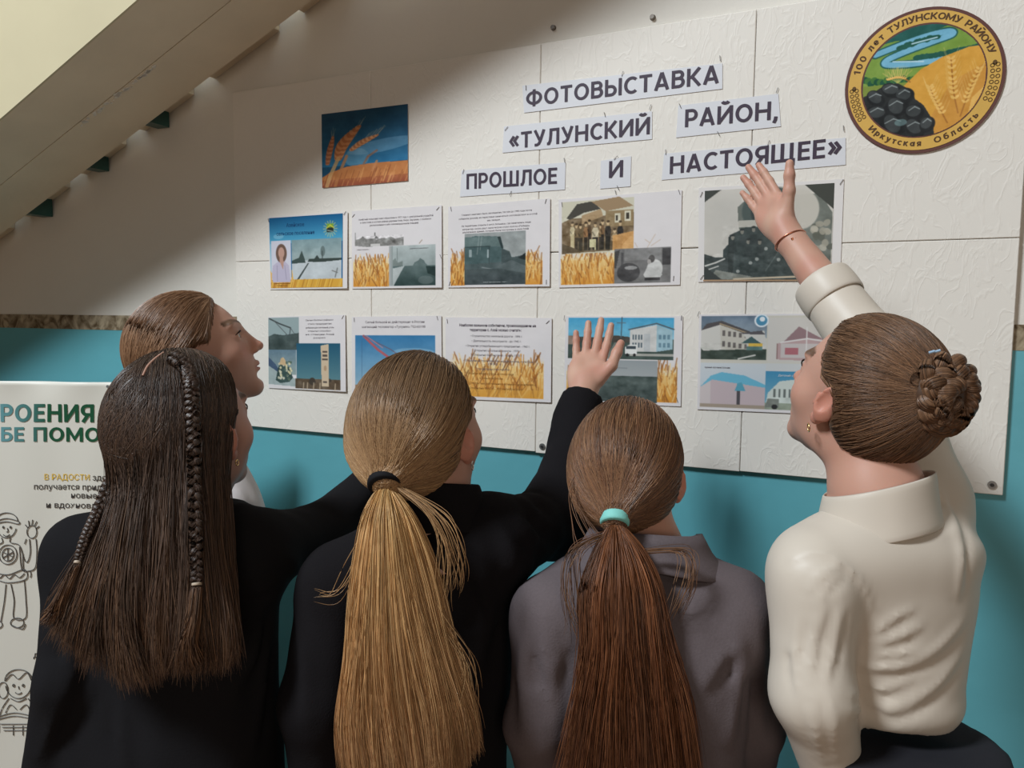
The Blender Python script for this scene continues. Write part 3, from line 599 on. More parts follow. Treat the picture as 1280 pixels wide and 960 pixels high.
# 8 the list of events
q, o = photo_sheet(((557, 396.5), (690, 397.5), (689, 503), (557, 498)), 'sheet with bold heading and list of dates printed over wheat', (0, .001, .002, 0))
p = Pic(220, 180, W); p.noise(1.2, 6); p.wheat(.05, .36, .93, .96, W, 330)
for i in range(22):
    u = .08+.84*p.r.random(); v = .4+.3*p.r.random(); p.line([(u+.04, v), (u, v+.1)], .012, ((150, 92, 50), (120, 80, 50))[i % 2], .8)
p.rect(.05, .86, .93, .96, (222, 166, 74), .5)
grid_print('printed_image', q, p.blur(1), o)
para(q, [('Наиболее важными событиями, произошедшими на', .14, .86, .11), ('территории с. Азей можно считать:', .24, .73, .165)], ink, o, .034, .02)
LL = [('• Строительство железной дороги - 1896 г.', .25, .74, .235), ('• Деятельность лесопункта - до 1945 г.', .26, .73, .295), ('• Открытие угледобывающего предприятия - 1963 г.', .2, .81, .355), ('• Открытие школьной дороги - 1970 г.', .27, .73, .41), ('• Открытие библиотеки - конец 1970 г.', .26, .74, .465), ('• Открытие и строительство новой школы, культуры', .18, .84, .535), ('- 1975 г.', .38, .56, .575), ('Строительство клуба', .3, .62, .635)]
para(q, LL, small_ink, o, .026)
para(q, [('Открытие и ввод в строй детского сада', .22, .66, .69), ('в сельской школы', .34, .56, .745), ('Открытие памятника воинам и жителям', .24, .86, .81), ('Открытие ФАПа - 10 сентября 2020', .24, .74, .87)], mat('brown_text_ink', S(150, 104, 48), .5), o, .026)
staples(q, ((.02, .05), (.965, .05)), o, 8)

# 9 white two-storey building and grey field
q, o = photo_sheet(((707, 395), (853.5, 395), (851, 508), (705, 502)), 'sheet with white two-storey building photo over grey field, behind the raised hand')
p = Pic(230, 180, W); p.noise(1.2, 6); p.wheat(.02, .5, .2, .96, W, 60); p.wheat(.8, .45, .965, .96, W, 60)
p.grad(.03, .02, .93, .3, (74, 160, 200), (130, 190, 210)); p.rect(.03, .26, .93, .49, (70, 84, 78)); p.poly([(.03, .3), (.03, .23), (.3, .25), (.45, .22), (.58, .24), (.58, .3)], (80, 76, 70)); p.rect(.03, .23, .12, .33, (150, 130, 116))
p.line([(.5, .02), (.495, .24)], .012, (80, 100, 110)); p.line([(.46, .08), (.53, .08)], .01, (90, 110, 120))
p.poly([(.57, .16), (.79, .1), (.79, .4), (.57, .4)], (206, 204, 200)); p.poly([(.79, .1), (.92, .16), (.92, .37), (.79, .4)], (156, 186, 196)); p.line([(.56, .155), (.79, .085), (.93, .15)], .014, (90, 96, 100)); p.rect(.685, .2, .74, .4, (188, 190, 190)); p.rect(.57, .42, .93, .45, (170, 168, 160))
for r_ in (.21, .3):
    for k in range(4): p.rect(.59+k*.024, r_, .603+k*.024, r_+.055, (90, 104, 112))
    for k in range(3): p.rect(.81+k*.035, r_, .83+k*.035, r_+.05, (104, 136, 150))
p.poly([(.53, .43), (.53, .35), (.57, .32), (.63, .32), (.63, .43)], (224, 224, 220)); p.rect(.54, .34, .62, .37, (70, 80, 86)); p.ell(.55, .44, .012, .018, (40, 40, 40)); p.ell(.61, .44, .012, .018, (40, 40, 40)); p.rect(.03, .44, .5, .49, (66, 78, 70)); p.poly([(.36, .49), (.44, .3), (.47, .3), (.42, .49)], (120, 124, 116)); p.noise(5, 16, .03, .02, .93, .49)
p.grad(.19, .5, .805, .7, (150, 156, 158), (166, 170, 170)); p.grad(.19, .68, .805, .97, (84, 96, 92), (70, 80, 78)); p.noise(8, 18, .19, .67, .805, .97); p.line([(.3, .58), (.55, .59)], .012, (120, 126, 126), .6)
grid_print('printed_image', q, p.blur(1), o)
staples(q, ((-.01, .02), (.99, .02), (.97, .93)), o, 9)

# 10 four coloured buildings
q, o = photo_sheet(((874, 393), (1052, 391.5), (1046, 519), (871.5, 511.5)), 'sheet with four building photos beside the face of the girl in white')
p = Pic(240, 190, W); p.noise(1.2, 6); p.rect(.02, .02, .98, .97, (206, 200, 186))
p.grad(.02, .02, .5, .25, (104, 120, 136), (150, 160, 166)); p.noise(9, 7, .02, .02, .5, .2); p.rect(.02, .29, .5, .47, (66, 76, 68)); p.poly([(.02, .35), (.02, .16), (.16, .1), (.17, .37), (.04, .38)], (206, 202, 194)); p.poly([(.16, .1), (.4, .21), (.42, .36), (.17, .37)], (196, 190, 178)); p.poly([(.02, .17), (.06, .1), (.17, .07), (.38, .18), (.38, .22), (.16, .11)], (86, 82, 82)); p.line([(.16, .1), (.39, .21)], .012, (170, 150, 120))
for r_ in (.17, .28):
    for k in range(5): p.rect(.18+k*.04, r_+k*.008, .2+k*.04, r_+.055+k*.006, (110, 104, 100))
p.poly([(.33, .2), (.48, .17), (.5, .3), (.5, .36), (.4, .36)], (204, 200, 192)); p.poly([(.3, .2), (.46, .17), (.49, .21), (.4, .21)], (92, 88, 90)); p.poly([(.32, .3), (.39, .23), (.46, .3)], (70, 96, 96)); p.rect(.37, .3, .47, .34, (214, 176, 80)); p.rect(.36, .33, .47, .37, (90, 120, 116)); p.noise(8, 16, .02, .3, .5, .47); p.line([(.02, .35), (.12, .37)], .01, (190, 190, 180)); p.line([(.3, .46), (.42, .42)], .014, (216, 212, 204))
p.ell(.46, .07, .05, .065, (226, 230, 232)); p.ell(.46, .07, .038, .05, (80, 140, 170)); p.ell(.465, .055, .018, .025, (228, 232, 234))
p.rect(.51, .04, .98, .5, (208, 202, 194)); p.poly([(.62, .28), (.72, .14), (.86, .24), (.97, .3), (.97, .48), (.58, .46), (.58, .3)], (188, 160, 158)); p.poly([(.62, .28), (.72, .13), (.88, .25), (.76, .26)], (150, 122, 124)); p.rect(.6, .3, .97, .44, (200, 190, 186)); p.rect(.63, .34, .72, .41, (176, 110, 116)); p.line([(.6, .29), (.78, .25), (.97, .29)], .014, (226, 220, 216)); p.line([(.775, .14), (.775, .44)], .01, (222, 216, 212)); p.rect(.57, .3, .58, .46, (150, 120, 116))
p.grad(.02, .5, .5, .75, (204, 208, 210), (196, 204, 210)); p.poly([(.02, .75), (.1, .66), (.1, .94), (.02, .93)], (206, 194, 192)); p.poly([(.1, .66), (.5, .74), (.5, .94), (.1, .95)], (196, 178, 180)); p.poly([(.02, .76), (.1, .64), (.18, .6), (.35, .63), (.5, .72), (.5, .75), (.11, .68)], (110, 180, 204)); p.poly([(.28, .79), (.3, .71), (.33, .7), (.36, .79)], (92, 160, 180)); p.rect(.295, .79, .32, .93, (84, 80, 84)); p.rect(.02, .93, .5, .97, (166, 150, 134))
p.grad(.5, .58, .98, .97, (70, 140, 176), (130, 176, 190)); p.poly([(.5, .97), (.52, .8), (.6, .68), (.7, .66), (.82, .74), (.88, .97)], (206, 212, 204)); p.rect(.5, .9, .98, .97, (150, 158, 140))
for k in range(5): p.rect(.56+k*.035, .76, .575+k*.035, .84, (110, 116, 112))
p.poly([(.5, .95), (.52, .86), (.6, .86), (.6, .95)], (124, 128, 120)); p.ell(.57, .94, .02, .025, (50, 50, 50)); p.noise(7, 20, .5, .84, .98, .97); p.rect(.02, .485, .98, .505, (208, 202, 190)); p.rect(.5, .5, .98, .58, (206, 206, 204))
grid_print('printed_image', q, p.blur(1), o)
para(q, [('здание администрации', .05, .24, .56)], small_ink, o, .018)
para(q, [('Детский сад', .59, .72, .63)], mat('white_print_ink', S(225, 228, 230), .5), o, .02)
staples(q, ((-.005, -.005),), o, 10)

# ---- title strips
def strip(px, words, label, st=()):
    q = Quad(px, y=YF-0.0015); o = sheet('paper_strip', q, strip_m, 0.0006)
    tag(o, label, 'paper strip', 'title lettering strips')
    for body, a, b, cap in words:                              # a, b = sight points of the baseline's two ends
        V, Fc = stroke_text(body, .165)
        A_, B_ = wp(*a, YF-0.0024), wp(*b, YF-0.0024)
        x0, x1 = V[:, 0].min(), V[:, 0].max()
        t = ((V[:, 0]-x0)/(x1-x0))[:, None]
        P = A_*(1-t)+B_*t; P[:, 2] += V[:, 1]/0.729*cap; P[:, 1] -= V[:, 2]*.00006
        MB().add(P, Fc).build('lettering', ink, o)
    staples(q, st, o, len(label))
strip(((653, 107), (903, 79), (903, 111), (655, 141)), [('ФОТОВЫСТАВКА', (657.5, 133.5), (898.5, 103.5), .0385)], 'long paper strip lettered ФОТОВЫСТАВКА, topmost of the title', ((.02, .1), (.53, -.02), (.99, -.2)))
strip(((630, 158), (815, 139), (815, 174), (628, 191)), [('«ТУЛУНСКИЙ', (636, 186.5), (812, 167.5), .0385)], 'paper strip lettered ТУЛУНСКИЙ with opening quote mark', ((.02, .1), (.7, -.05), (.99, -.15)))
strip(((848, 132), (973, 117), (976, 158), (845, 172)), [('РАЙОН,', (856, 159), (972, 149), .0385)], 'paper strip lettered РАЙОН with a comma, second title row', ((.02, .02), (.99, -.1), (.42, 1.02)))
strip(((577, 213), (707, 203), (706, 237), (575, 246)), [('ПРОШЛОЕ', (583, 236.5), (696, 229.5), .0385)], 'paper strip lettered ПРОШЛОЕ at the start of the third row', ((.02, .05), (.99, -.08), (.5, 1)))
strip(((751, 201), (789, 195), (788, 233), (750, 236)), [('И', (761, 222.5), (778.5, 221), .0385)], 'small square paper strip bearing the single letter И', ((.5, -.02), (.6, 1.02)))
strip(((830, 192), (1057, 172), (1057, 206), (827, 225)), [('НАСТОЯЩЕЕ»', (837, 217.5), (1052, 195), .0385)], 'paper strip lettered НАСТОЯЩЕЕ above the pointing fingertips', ((.01, -.05), (.6, -.05), (.99, -.35)))

# ---- round anniversary emblem
EC = np.array([1.8196, YF-0.0035, 2.0810]); ER = 0.1393
emb = empty('round_emblem', EC+[0, .0015, 0])
tag(emb, 'round gold rimmed anniversary emblem with river, coal and wheat', 'emblem')
def disc(name, r, y0, y1, m, n=72):
    P = [EC+[r*math.cos(a), y0, r*math.sin(a)] for a in np.linspace(0, 2*math.pi, n, endpoint=False)]
    return MB().prism(P, (0, y1-y0, 0)).build(name, m, emb)
brown = mat('emblem_brown', S(98, 62, 56), 0.4, 0.4)
gold = mat('emblem_gold', S(214, 170, 84), 0.4, 0.4, vary=(30, 0.04))
disc('backing_disc', ER, 0.0, 0.003, brown); disc('gold_band', ER*0.955, -0.0008, 0.001, gold); disc('inner_ring', ER*0.785, -0.0012, 0, brown)
p = Pic(230, 230, (120, 150, 70))
# unit coords: circle of radius .5
p.rect(0, 0, 1, .14, (36, 92, 84)); p.poly([(0, .16), (.6, .06), (.75, .02), (1, .2), (1, .3), (0, .3)], (122, 154, 66)); p.poly([(.15, .1), (.45, .03), (.65, .02), (.6, .07), (.3, .12)], (36, 92, 84))
p.rect(0, .26, 1, .52, (128, 158, 70))
riv = [(.1, .22), (.3, .16), (.5, .11), (.68, .09), (.72, .12), (.58, .16), (.36, .22), (.2, .28), (.2, .32), (.38, .34), (.55, .335), (.7, .32)]
R_ = catmull(riv, 60)
p.line([tuple(q_) for q_ in R_], .075, (36, 92, 84)); p.line([tuple(q_) for q_ in R_], .05, (120, 180, 206))
for i in range(16):
    t = i/15; p.ell(.3+.3*t, .17-.06*t+.02*p.r.random(), .028, .02, (32, 88, 74)); p.ell(.45+.55*t, .29-.05*t+.015*p.r.random(), .035, .024, (32, 88, 74)); p.ell(.02+.4*t, .44+.03*t+.04*p.r.random(), .03, .03, ((32, 84, 60), (70, 116, 56))[i % 2])
p.line([(.6, .13), (.4, .16)], .012, (186, 216, 226)); p.line([(.25, .3), (.5, .33)], .012, (186, 216, 226)); p.rect(0, .5, .4, .6, (130, 146, 66))
p.poly([(.28, .62), (.36, .52), (.48, .4), (.65, .31), (.85, .25), (1, .25), (1, 1), (.4, 1)], (216, 158, 64)); p.poly([(.55, .9), (.7, .6), (.8, .5), (1, .4), (1, 1), (.6, 1)], (200, 138, 62), .6)
def spike(p, pts, wd):
    P = catmull(pts, 12)
    p.line([tuple(x) for x in P], .012, (170, 112, 48))
    for i, (u, v) in enumerate(P[3:]):
        for s_ in (-1, 1): p.ell(u+s_*wd*.6, v-.005, wd*.75, wd*.42, (232, 184, 100), 1, -s_*.8); p.line([(u+s_*wd, v-.01), (u+s_*wd*2.2, v-.1)], .004, (232, 196, 124), .6)
spike(p, [(.8, .82), (.76, .65), (.74, .5), (.72, .33)], .028); spike(p, [(.72, .9), (.66, .78), (.6, .66), (.56, .56)], .026); spike(p, [(.82, .85), (.86, .7), (.9, .58), (.95, .45)], .024)
for k in range(7): p.line([(.3, .5), (.17+.04*k, .36+.012*abs(k-3))], .008, (186, 180, 96), .8)
spike(p, [(.4, .5), (.34, .46), (.28, .45), (.22, .46)], .016); p.poly([(.86, .95), (.9, .7), (1, .6), (1, .64), (.93, .74), (.9, .95)], (230, 180, 96))
p.poly([(0, .6), (.1, .56), (.2, .5), (.3, .5), (.42, .58), (.45, .66), (.52, .72), (.6, .86), (.62, 1), (0, 1)], (44, 46, 46))
rr = np.random.default_rng(5)
for (u, v, a_, b_) in ((.12, .62, .09, .06), (.25, .56, .09, .06), (.36, .62, .08, .07), (.14, .76, .1, .07), (.3, .72, .1, .08), (.45, .78, .08, .07), (.28, .88, .12, .08), (.46, .92, .1, .07), (.56, .9, .06, .07)):
    p.ell(u, v, a_, b_, (34, 36, 37), 1, rr.random()); p.ell(u-.01, v-.015, a_*.75, b_*.7, (70, 74, 74), .8, rr.random()); p.line([(u-a_*.6, v-b_*.3), (u, v-b_*.75), (u+a_*.5, v-b_*.4)], .008, (170, 178, 176), .8)
p.ell(.34, .86, .05, .03, (120, 150, 150), .6)
rad = ER*0.765
eq = Quad(((0, 0),)*4); eq.P = [EC+[-rad, 0, rad], EC+[rad, 0, rad], EC+[rad, 0, -rad], EC+[-rad, 0, -rad]]
gu, gv = np.meshgrid(np.linspace(0, 1, 230), np.linspace(0, 1, 230))
grid_print('painted_landscape', eq, p.noise(4, 14).blur(1), emb, dy=0.0016, mask=((gu-.5)**2+(gv-.5)**2) < .25)
mb = MB()
def arc_text(body, a0, a1, r, cap, flip=False):
    wd = []
    for ch in body:
        V, Fc = stroke_text(ch, .17) if ch != ' ' else (np.zeros((0, 3)), [])
        wd.append((V, Fc, (V[:, 0].max()-V[:, 0].min()) if len(V) else .3))
    tot = sum(x[2] for x in wd)+.14*len(wd); pos = 0
    for V, Fc, w_ in wd:
        a = math.radians(a0+(a1-a0)*(pos+w_/2)/(tot-.14)); pos += w_+.14
        if not len(V): continue
        s_ = cap/0.729; x = (V[:, 0]-(V[:, 0].max()+V[:, 0].min())/2)*s_; y = V[:, 1]*s_
        er = np.array([math.cos(a), 0, math.sin(a)]); et = np.array([math.sin(a), 0, -math.cos(a)])
        if flip: er, et = -er, -et
        P = EC+np.outer(y, er)+np.outer(x, et)+(er*r if not flip else -er*r)+np.array([0, -.0014, 0]); P[:, 1] -= V[:, 2]*.00004
        mb.add(P, Fc)
el_m = mat('emblem_letter_brown', S(84, 58, 34), .5)
for args in (('100 лет', 168, 127, .1155, .0125), ('ТУЛУНСКОМУ', 122, 60, .1155, .0125), ('РАЙОНУ', 55, 18, .1155, .0125), ('Иркутская', -138, -88, .1255, .0115, True), ('Область', -78, -37, .1255, .0115, True)):
    mb = MB(); arc_text(*args); mb.build('lettering', el_m, emb)
eo_m = mat('emblem_ornament_brown', S(96, 70, 34), .5)
for a0, a1 in ((181, 213), (9, -26)):
    mb = MB()
    for i in range(7):
        a = math.radians(a0+(a1-a0)*(i+.4)/7)
        for r_ in (.1175, .1265):
            c = EC+[r_*math.cos(a), -.0014, r_*math.sin(a)]
            for k in range(10):
                b0, b1 = k*math.pi/5, (k+1)*math.pi/5
                f = lambda b, rr_: c+[rr_*math.cos(b), 0, rr_*math.sin(b)]
                mb.add([f(b0, .0026), f(b1, .0026), f(b1, .0040), f(b0, .0040)], [(0, 1, 2, 3)])
    a = math.radians(a0); c = EC+[.122*math.cos(a), -.0014, .122*math.sin(a)]
    mb.add([c+[.004*math.cos(b), 0, .005*math.sin(b)] for b in np.linspace(0, 2*math.pi, 8, endpoint=False)], [tuple(range(8))])
    mb.build('ear_ornament', eo_m, emb)
# ------------------------------------------------------------------ soft solids: distance fields turned into one continuous mesh
class Field:
    def __init__(s): s.ops = []; s.lo = np.full(3, 1e9); s.hi = np.full(3, -1e9)
    def _add(s, kind, fn, lo, hi, k, mode):
        s.ops.append((fn, np.array(lo, float), np.array(hi, float), k, mode))
        if mode == 'u': s.lo = np.minimum(s.lo, lo); s.hi = np.maximum(s.hi, hi)
        return s
    def cone(s, a, b, ra, rb, k=0.0, mode='u'):
        a, b = np.array(a, float), np.array(b, float); ba = b-a; l2 = max(ba@ba, 1e-9)
        def fn(p):
            t = np.clip(((p-a)@ba)/l2, 0, 1)
            return np.linalg.norm(p-a-t[..., None]*ba, axis=-1)-(ra+(rb-ra)*t)
        r = max(ra, rb)
        return s._add('c', fn, np.minimum(a, b)-r, np.maximum(a, b)+r, k, mode)
    def chain(s, pts, rad, k=0.0, mode='u'):
        for i in range(len(pts)-1): s.cone(pts[i], pts[i+1], rad[i], rad[i+1], k, mode)
        return s
    def ell(s, c, r, R=None, k=0.0, mode='u'):
        c, r = np.array(c, float), np.array(r, float); R = np.eye(3) if R is None else np.asarray(R)
        def fn(p):
            q = (p-c)@R
            k0 = np.linalg.norm(q/r, axis=-1); k1 = np.linalg.norm(q/(r*r), axis=-1)
            return k0*(k0-1)/(k1+1e-6)
        e = np.abs(R)@r
        return s._add('e', fn, c-e, c+e, k, mode)
    def loft(s, rows, R, k=0.0, mode='u', p=2.3):
        """rows: (z, cx, cy, rx, ry) world centre, half width along R's x, half depth along R's y; stacked in z"""
        rows = np.array(sorted(rows, key=lambda r: r[0]), float)
        zz = rows[:, 0]
        zs = np.linspace(zz[0], zz[-1], 160)
        def sm(y):                                        # smooth interpolation
            m = np.gradient(y, zz)
            i = np.clip(np.searchsorted(zz, zs)-1, 0, len(zz)-2); h = zz[i+1]-zz[i]; t = (zs-zz[i])/h
            return (2*t**3-3*t**2+1)*y[i]+(t**3-2*t**2+t)*h*m[i]+(-2*t**3+3*t**2)*y[i+1]+(t**3-t**2)*h*m[i+1]
        tab = [sm(rows[:, j]) for j in range(1, 5)]
        ax, ay = R[:, 0], R[:, 1]
        def fn(q):
            z = np.clip(q[..., 2], zs[0], zs[-1])
            cx, cy, rx, ry = (np.interp(z, zs, t) for t in tab)
            dx, dy = q[..., 0]-cx, q[..., 1]-cy
            u = np.abs(dx*ax[0]+dy*ax[1])/rx; v = np.abs(dx*ay[0]+dy*ay[1])/ry
            d = ((u**p+v**p)**(1/p)-1)*np.minimum(rx, ry)
            return np.maximum(d, np.abs(q[..., 2]-(zs[0]+zs[-1])/2)-(zs[-1]-zs[0])/2)
        r = rows[:, 3:5].max()
        lo = np.array([rows[:, 1].min()-r, rows[:, 2].min()-r, zz[0]]); hi = np.array([rows[:, 1].max()+r, rows[:, 2].max()+r, zz[-1]])
        return s._add('l', fn, lo, hi, k, mode)
    def fold(s, pts, amp, sig):
        """a crease: a soft ridge along a line with a shallow groove beside it"""
        P = np.array(pts, float); n = len(P)
        def fn(p):
            sh = p.shape[:-1]; q = p.reshape(-1, 3); best = np.full(len(q), 9.); tt = np.zeros(len(q)); side = np.zeros(len(q))
            for i in range(n-1):
                a, b = P[i], P[i+1]; ba = b-a; l2 = ba@ba+1e-9; u = np.clip(((q-a)@ba)/l2, 0, 1); v = q-a-u[:, None]*ba; d = np.linalg.norm(v, axis=1)
                m = d < best; best[m] = d[m]; tt[m] = (i+u[m])/(n-1); side[m] = (v[m]@UP)
            env = np.sin(np.pi*np.clip(tt*.92+.04, 0, 1))**.7
            return (env*amp*(-np.exp(-(best/sig)**2)+.75*np.exp(-((best-1.5*sig)/sig)**2)*(side < 0))).reshape(sh)
        r = sig*3.5
        s.ops.append((fn, P.min(0)-r, P.max(0)+r, 0, 'a')); return s
    def half(s, c, n, k=0.0, lo=None, hi=None):
        """cut away everything on the side n points to"""
        c, n = np.array(c, float), nrm(n)
        lo = np.full(3, -9.) if lo is None else lo; hi = np.full(3, 9.) if hi is None else hi
        return s._add('h', lambda p: -((p-c)@n), lo, hi, k, 's')
    def eval(s, p):
        D = np.full(p.shape[:-1], 0.12)
        for fn, lo, hi, k, mode in s.ops: D = s._mix(D, fn(p), k, mode)
        return D
    @staticmethod
    def _mix(a, b, k, mode):
        if mode == 'a': return a+b
        if mode == 's':
            b = -b
            if k <= 0: return np.maximum(a, b)
            h = np.clip(.5-.5*(b-a)/k, 0, 1); return b*(1-h)+a*h+k*h*(1-h)
        if k <= 0: return np.minimum(a, b)
        h = np.clip(.5+.5*(b-a)/k, 0, 1); return b*(1-h)+a*h-k*h*(1-h)
    def grid(s, h, lo=None, hi=None):
        lo = (s.lo if lo is None else np.maximum(lo, s.lo))-3*h; hi = (s.hi if hi is None else np.minimum(hi, s.hi))+3*h
        n = np.ceil((hi-lo)/h).astype(int)+1
        ax = [lo[i]+h*np.arange(n[i]) for i in range(3)]
        D = np.full(n, 0.12)
        for fn, l, u, k, mode in s.ops:
            mg = k*1.0+4*h+0.01
            i0 = np.clip(np.floor((l-mg-lo)/h).astype(int), 0, n); i1 = np.clip(np.ceil((u+mg-lo)/h).astype(int)+1, 0, n)
            if (i1 <= i0).any(): continue
            sl = tuple(slice(a, b) for a, b in zip(i0, i1))
            P = np.stack(np.meshgrid(*[ax[i][sl[i]] for i in range(3)], indexing='ij'), -1)
            D[sl] = s._mix(D[sl], fn(P), k, mode)
        return D, lo, n
    def mesh(s, h, lo=None, hi=None, disp=None, extra=None):
        D, o, n = s.grid(h, lo, hi)
        if extra is not None:
            P = np.stack(np.meshgrid(*[o[i]+h*np.arange(n[i]) for i in range(3)], indexing='ij'), -1); D = D+extra(P)
        D[[0, -1]] = np.maximum(D[[0, -1]], h*.5); D[:, [0, -1]] = np.maximum(D[:, [0, -1]], h*.5); D[:, :, [0, -1]] = np.maximum(D[:, :, [0, -1]], h*.5)
        V, Q = surface_nets(D, o, h)
        return V, Q
    def march(s, px, py, d0=0.4, d1=2.4):
        """where a sight line first meets the solid"""
        r = ray(px, py); L = np.linalg.norm(r); t = d0
        for _ in range(200):
            d = float(s.eval((CAM+r*t)[None])[0])
            if d < 0.0008: return CAM+r*t
            t += max(d*.6, .0006)/L
            if t > d1: return None
        return None
    def normal(s, p):
        e = .002; q = np.array([p+[e, 0, 0], p-[e, 0, 0], p+[0, e, 0], p-[0, e, 0], p+[0, 0, e], p-[0, 0, e]]); d = s.eval(q)
        return nrm([d[0]-d[1], d[2]-d[3], d[4]-d[5]])
def surface_nets(D, o, h):
    S_ = D < 0
    a = S_[:-1, :-1, :-1]; cnt = np.zeros(a.shape, np.int8)
    for i in (0, 1):
        for j in (0, 1):
            for k in (0, 1): cnt += S_[i:i+a.shape[0], j:j+a.shape[1], k:k+a.shape[2]]
    act = (cnt > 0) & (cnt < 8)
    I = np.argwhere(act); vid = np.full(a.shape, -1, np.int64); vid[act] = np.arange(len(I))
    off = np.array([(i, j, k) for i in (0, 1) for j in (0, 1) for k in (0, 1)])
    vals = np.stack([D[I[:, 0]+q[0], I[:, 1]+q[1], I[:, 2]+q[2]] for q in off], 1)
    acc = np.zeros((len(I), 3)); num = np.zeros(len(I))
    for x in range(8):
        for ax in range(3):
            if off[x][ax]: continue
            q = off[x].copy(); q[ax] = 1; y = q[0]*4+q[1]*2+q[2]
            v0, v1 = vals[:, x], vals[:, y]; c = (v0 < 0) != (v1 < 0)
            t = np.where(c, v0/np.where(c, v0-v1, 1), 0)
            p = np.repeat(off[x][None].astype(float), len(I), 0); p[:, ax] += t
            acc[c] += p[c]; num[c] += 1
    V = o+h*(I+acc/np.maximum(num, 1)[:, None])
    Qs = []
    for ax in range(3):
        b, c = (ax+1) % 3, (ax+2) % 3
        sl0 = [slice(None)]*3; sl1 = [slice(None)]*3; sl0[ax] = slice(0, -1); sl1[ax] = slice(1, None)
        ch = S_[tuple(sl0)] != S_[tuple(sl1)]
        E_ = np.argwhere(ch)
        E_ = E_[(E_[:, b] > 0) & (E_[:, c] > 0) & (E_[:, b] < D.shape[b]-1) & (E_[:, c] < D.shape[c]-1)]
        def cell(db, dc):
            q = E_.copy(); q[:, b] -= db; q[:, c] -= dc; return vid[q[:, 0], q[:, 1], q[:, 2]]
        q = np.stack([cell(1, 1), cell(0, 1), cell(0, 0), cell(1, 0)], 1)
        flip = ~S_[E_[:, 0], E_[:, 1], E_[:, 2]]
        q[flip] = q[flip][:, ::-1]
        Qs.append(q)
    Q = np.concatenate(Qs); Q = Q[(Q >= 0).all(1)]
    return V, Q
def join(parts):
    V, Q, C_, n = [], [], [], 0
    for p in parts:
        V.append(p[0]); Q.append(p[1]+n); n += len(p[0])
        if len(p) > 2: C_.append(p[2])
    return np.concatenate(V), np.concatenate(Q), (np.concatenate(C_) if C_ else None)
def vnoise(P, sc, seed=0):
    """smooth noise at points, about -1..1"""
    r = np.random.default_rng(seed); out = np.zeros(len(P))
    for i in range(7):
        k = nrm(r.normal(size=3))*sc*(0.6+1.1*r.random()); out += np.sin(P@k*2*np.pi+r.random()*6.3)
    return out/3.2

# ------------------------------------------------------------------ hair made of many thin locks
def strand_mesh(P, rad, tint, n=3):
    """P (s,t,3); rad scalar; tint (s,3) or (s,t,3)"""
    s_, t_, _ = P.shape
    pr = np.minimum(1, np.minimum(np.linspace(0, 1, t_)*10+.5, (1-np.linspace(0, 1, t_))*5+.15))
    Rd = np.broadcast_to(np.asarray(rad).reshape(-1, 1), (s_, 1))*pr[None]
    V, Q = tube_arrays(P, Rd, n)
    if tint.ndim == 2: tint = np.repeat(tint[:, None], t_, 1)
    return V, Q, np.repeat(tint.reshape(-1, 3), n, 0)
def hair_tints(n, cols, r, spread=.16):
    c = np.array([S(*q) for q in cols]); i = r.integers(0, len(c), n); j = r.integers(0, len(c), n); t = r.random((n, 1))
    return (c[i]*t+c[j]*(1-t))*(1+spread*r.normal(size=(n, 1))).clip(.5, 1.6)
hair_m = mat('hair_strands', (.1, .06, .04), 0.42, 0.45, attr='tint')
skin_m = mat('skin', (.5, .3, .22), 0.5, 0.35, attr='tint', bump=(220, 2, .08, .001))
_b = skin_m.node_tree.nodes['Principled BSDF']; _b.inputs['Subsurface Weight'].default_value = 0.12; _b.inputs['Subsurface Radius'].default_value = (.012, .004, .002); _b.inputs['Subsurface Scale'].default_value = 0.6

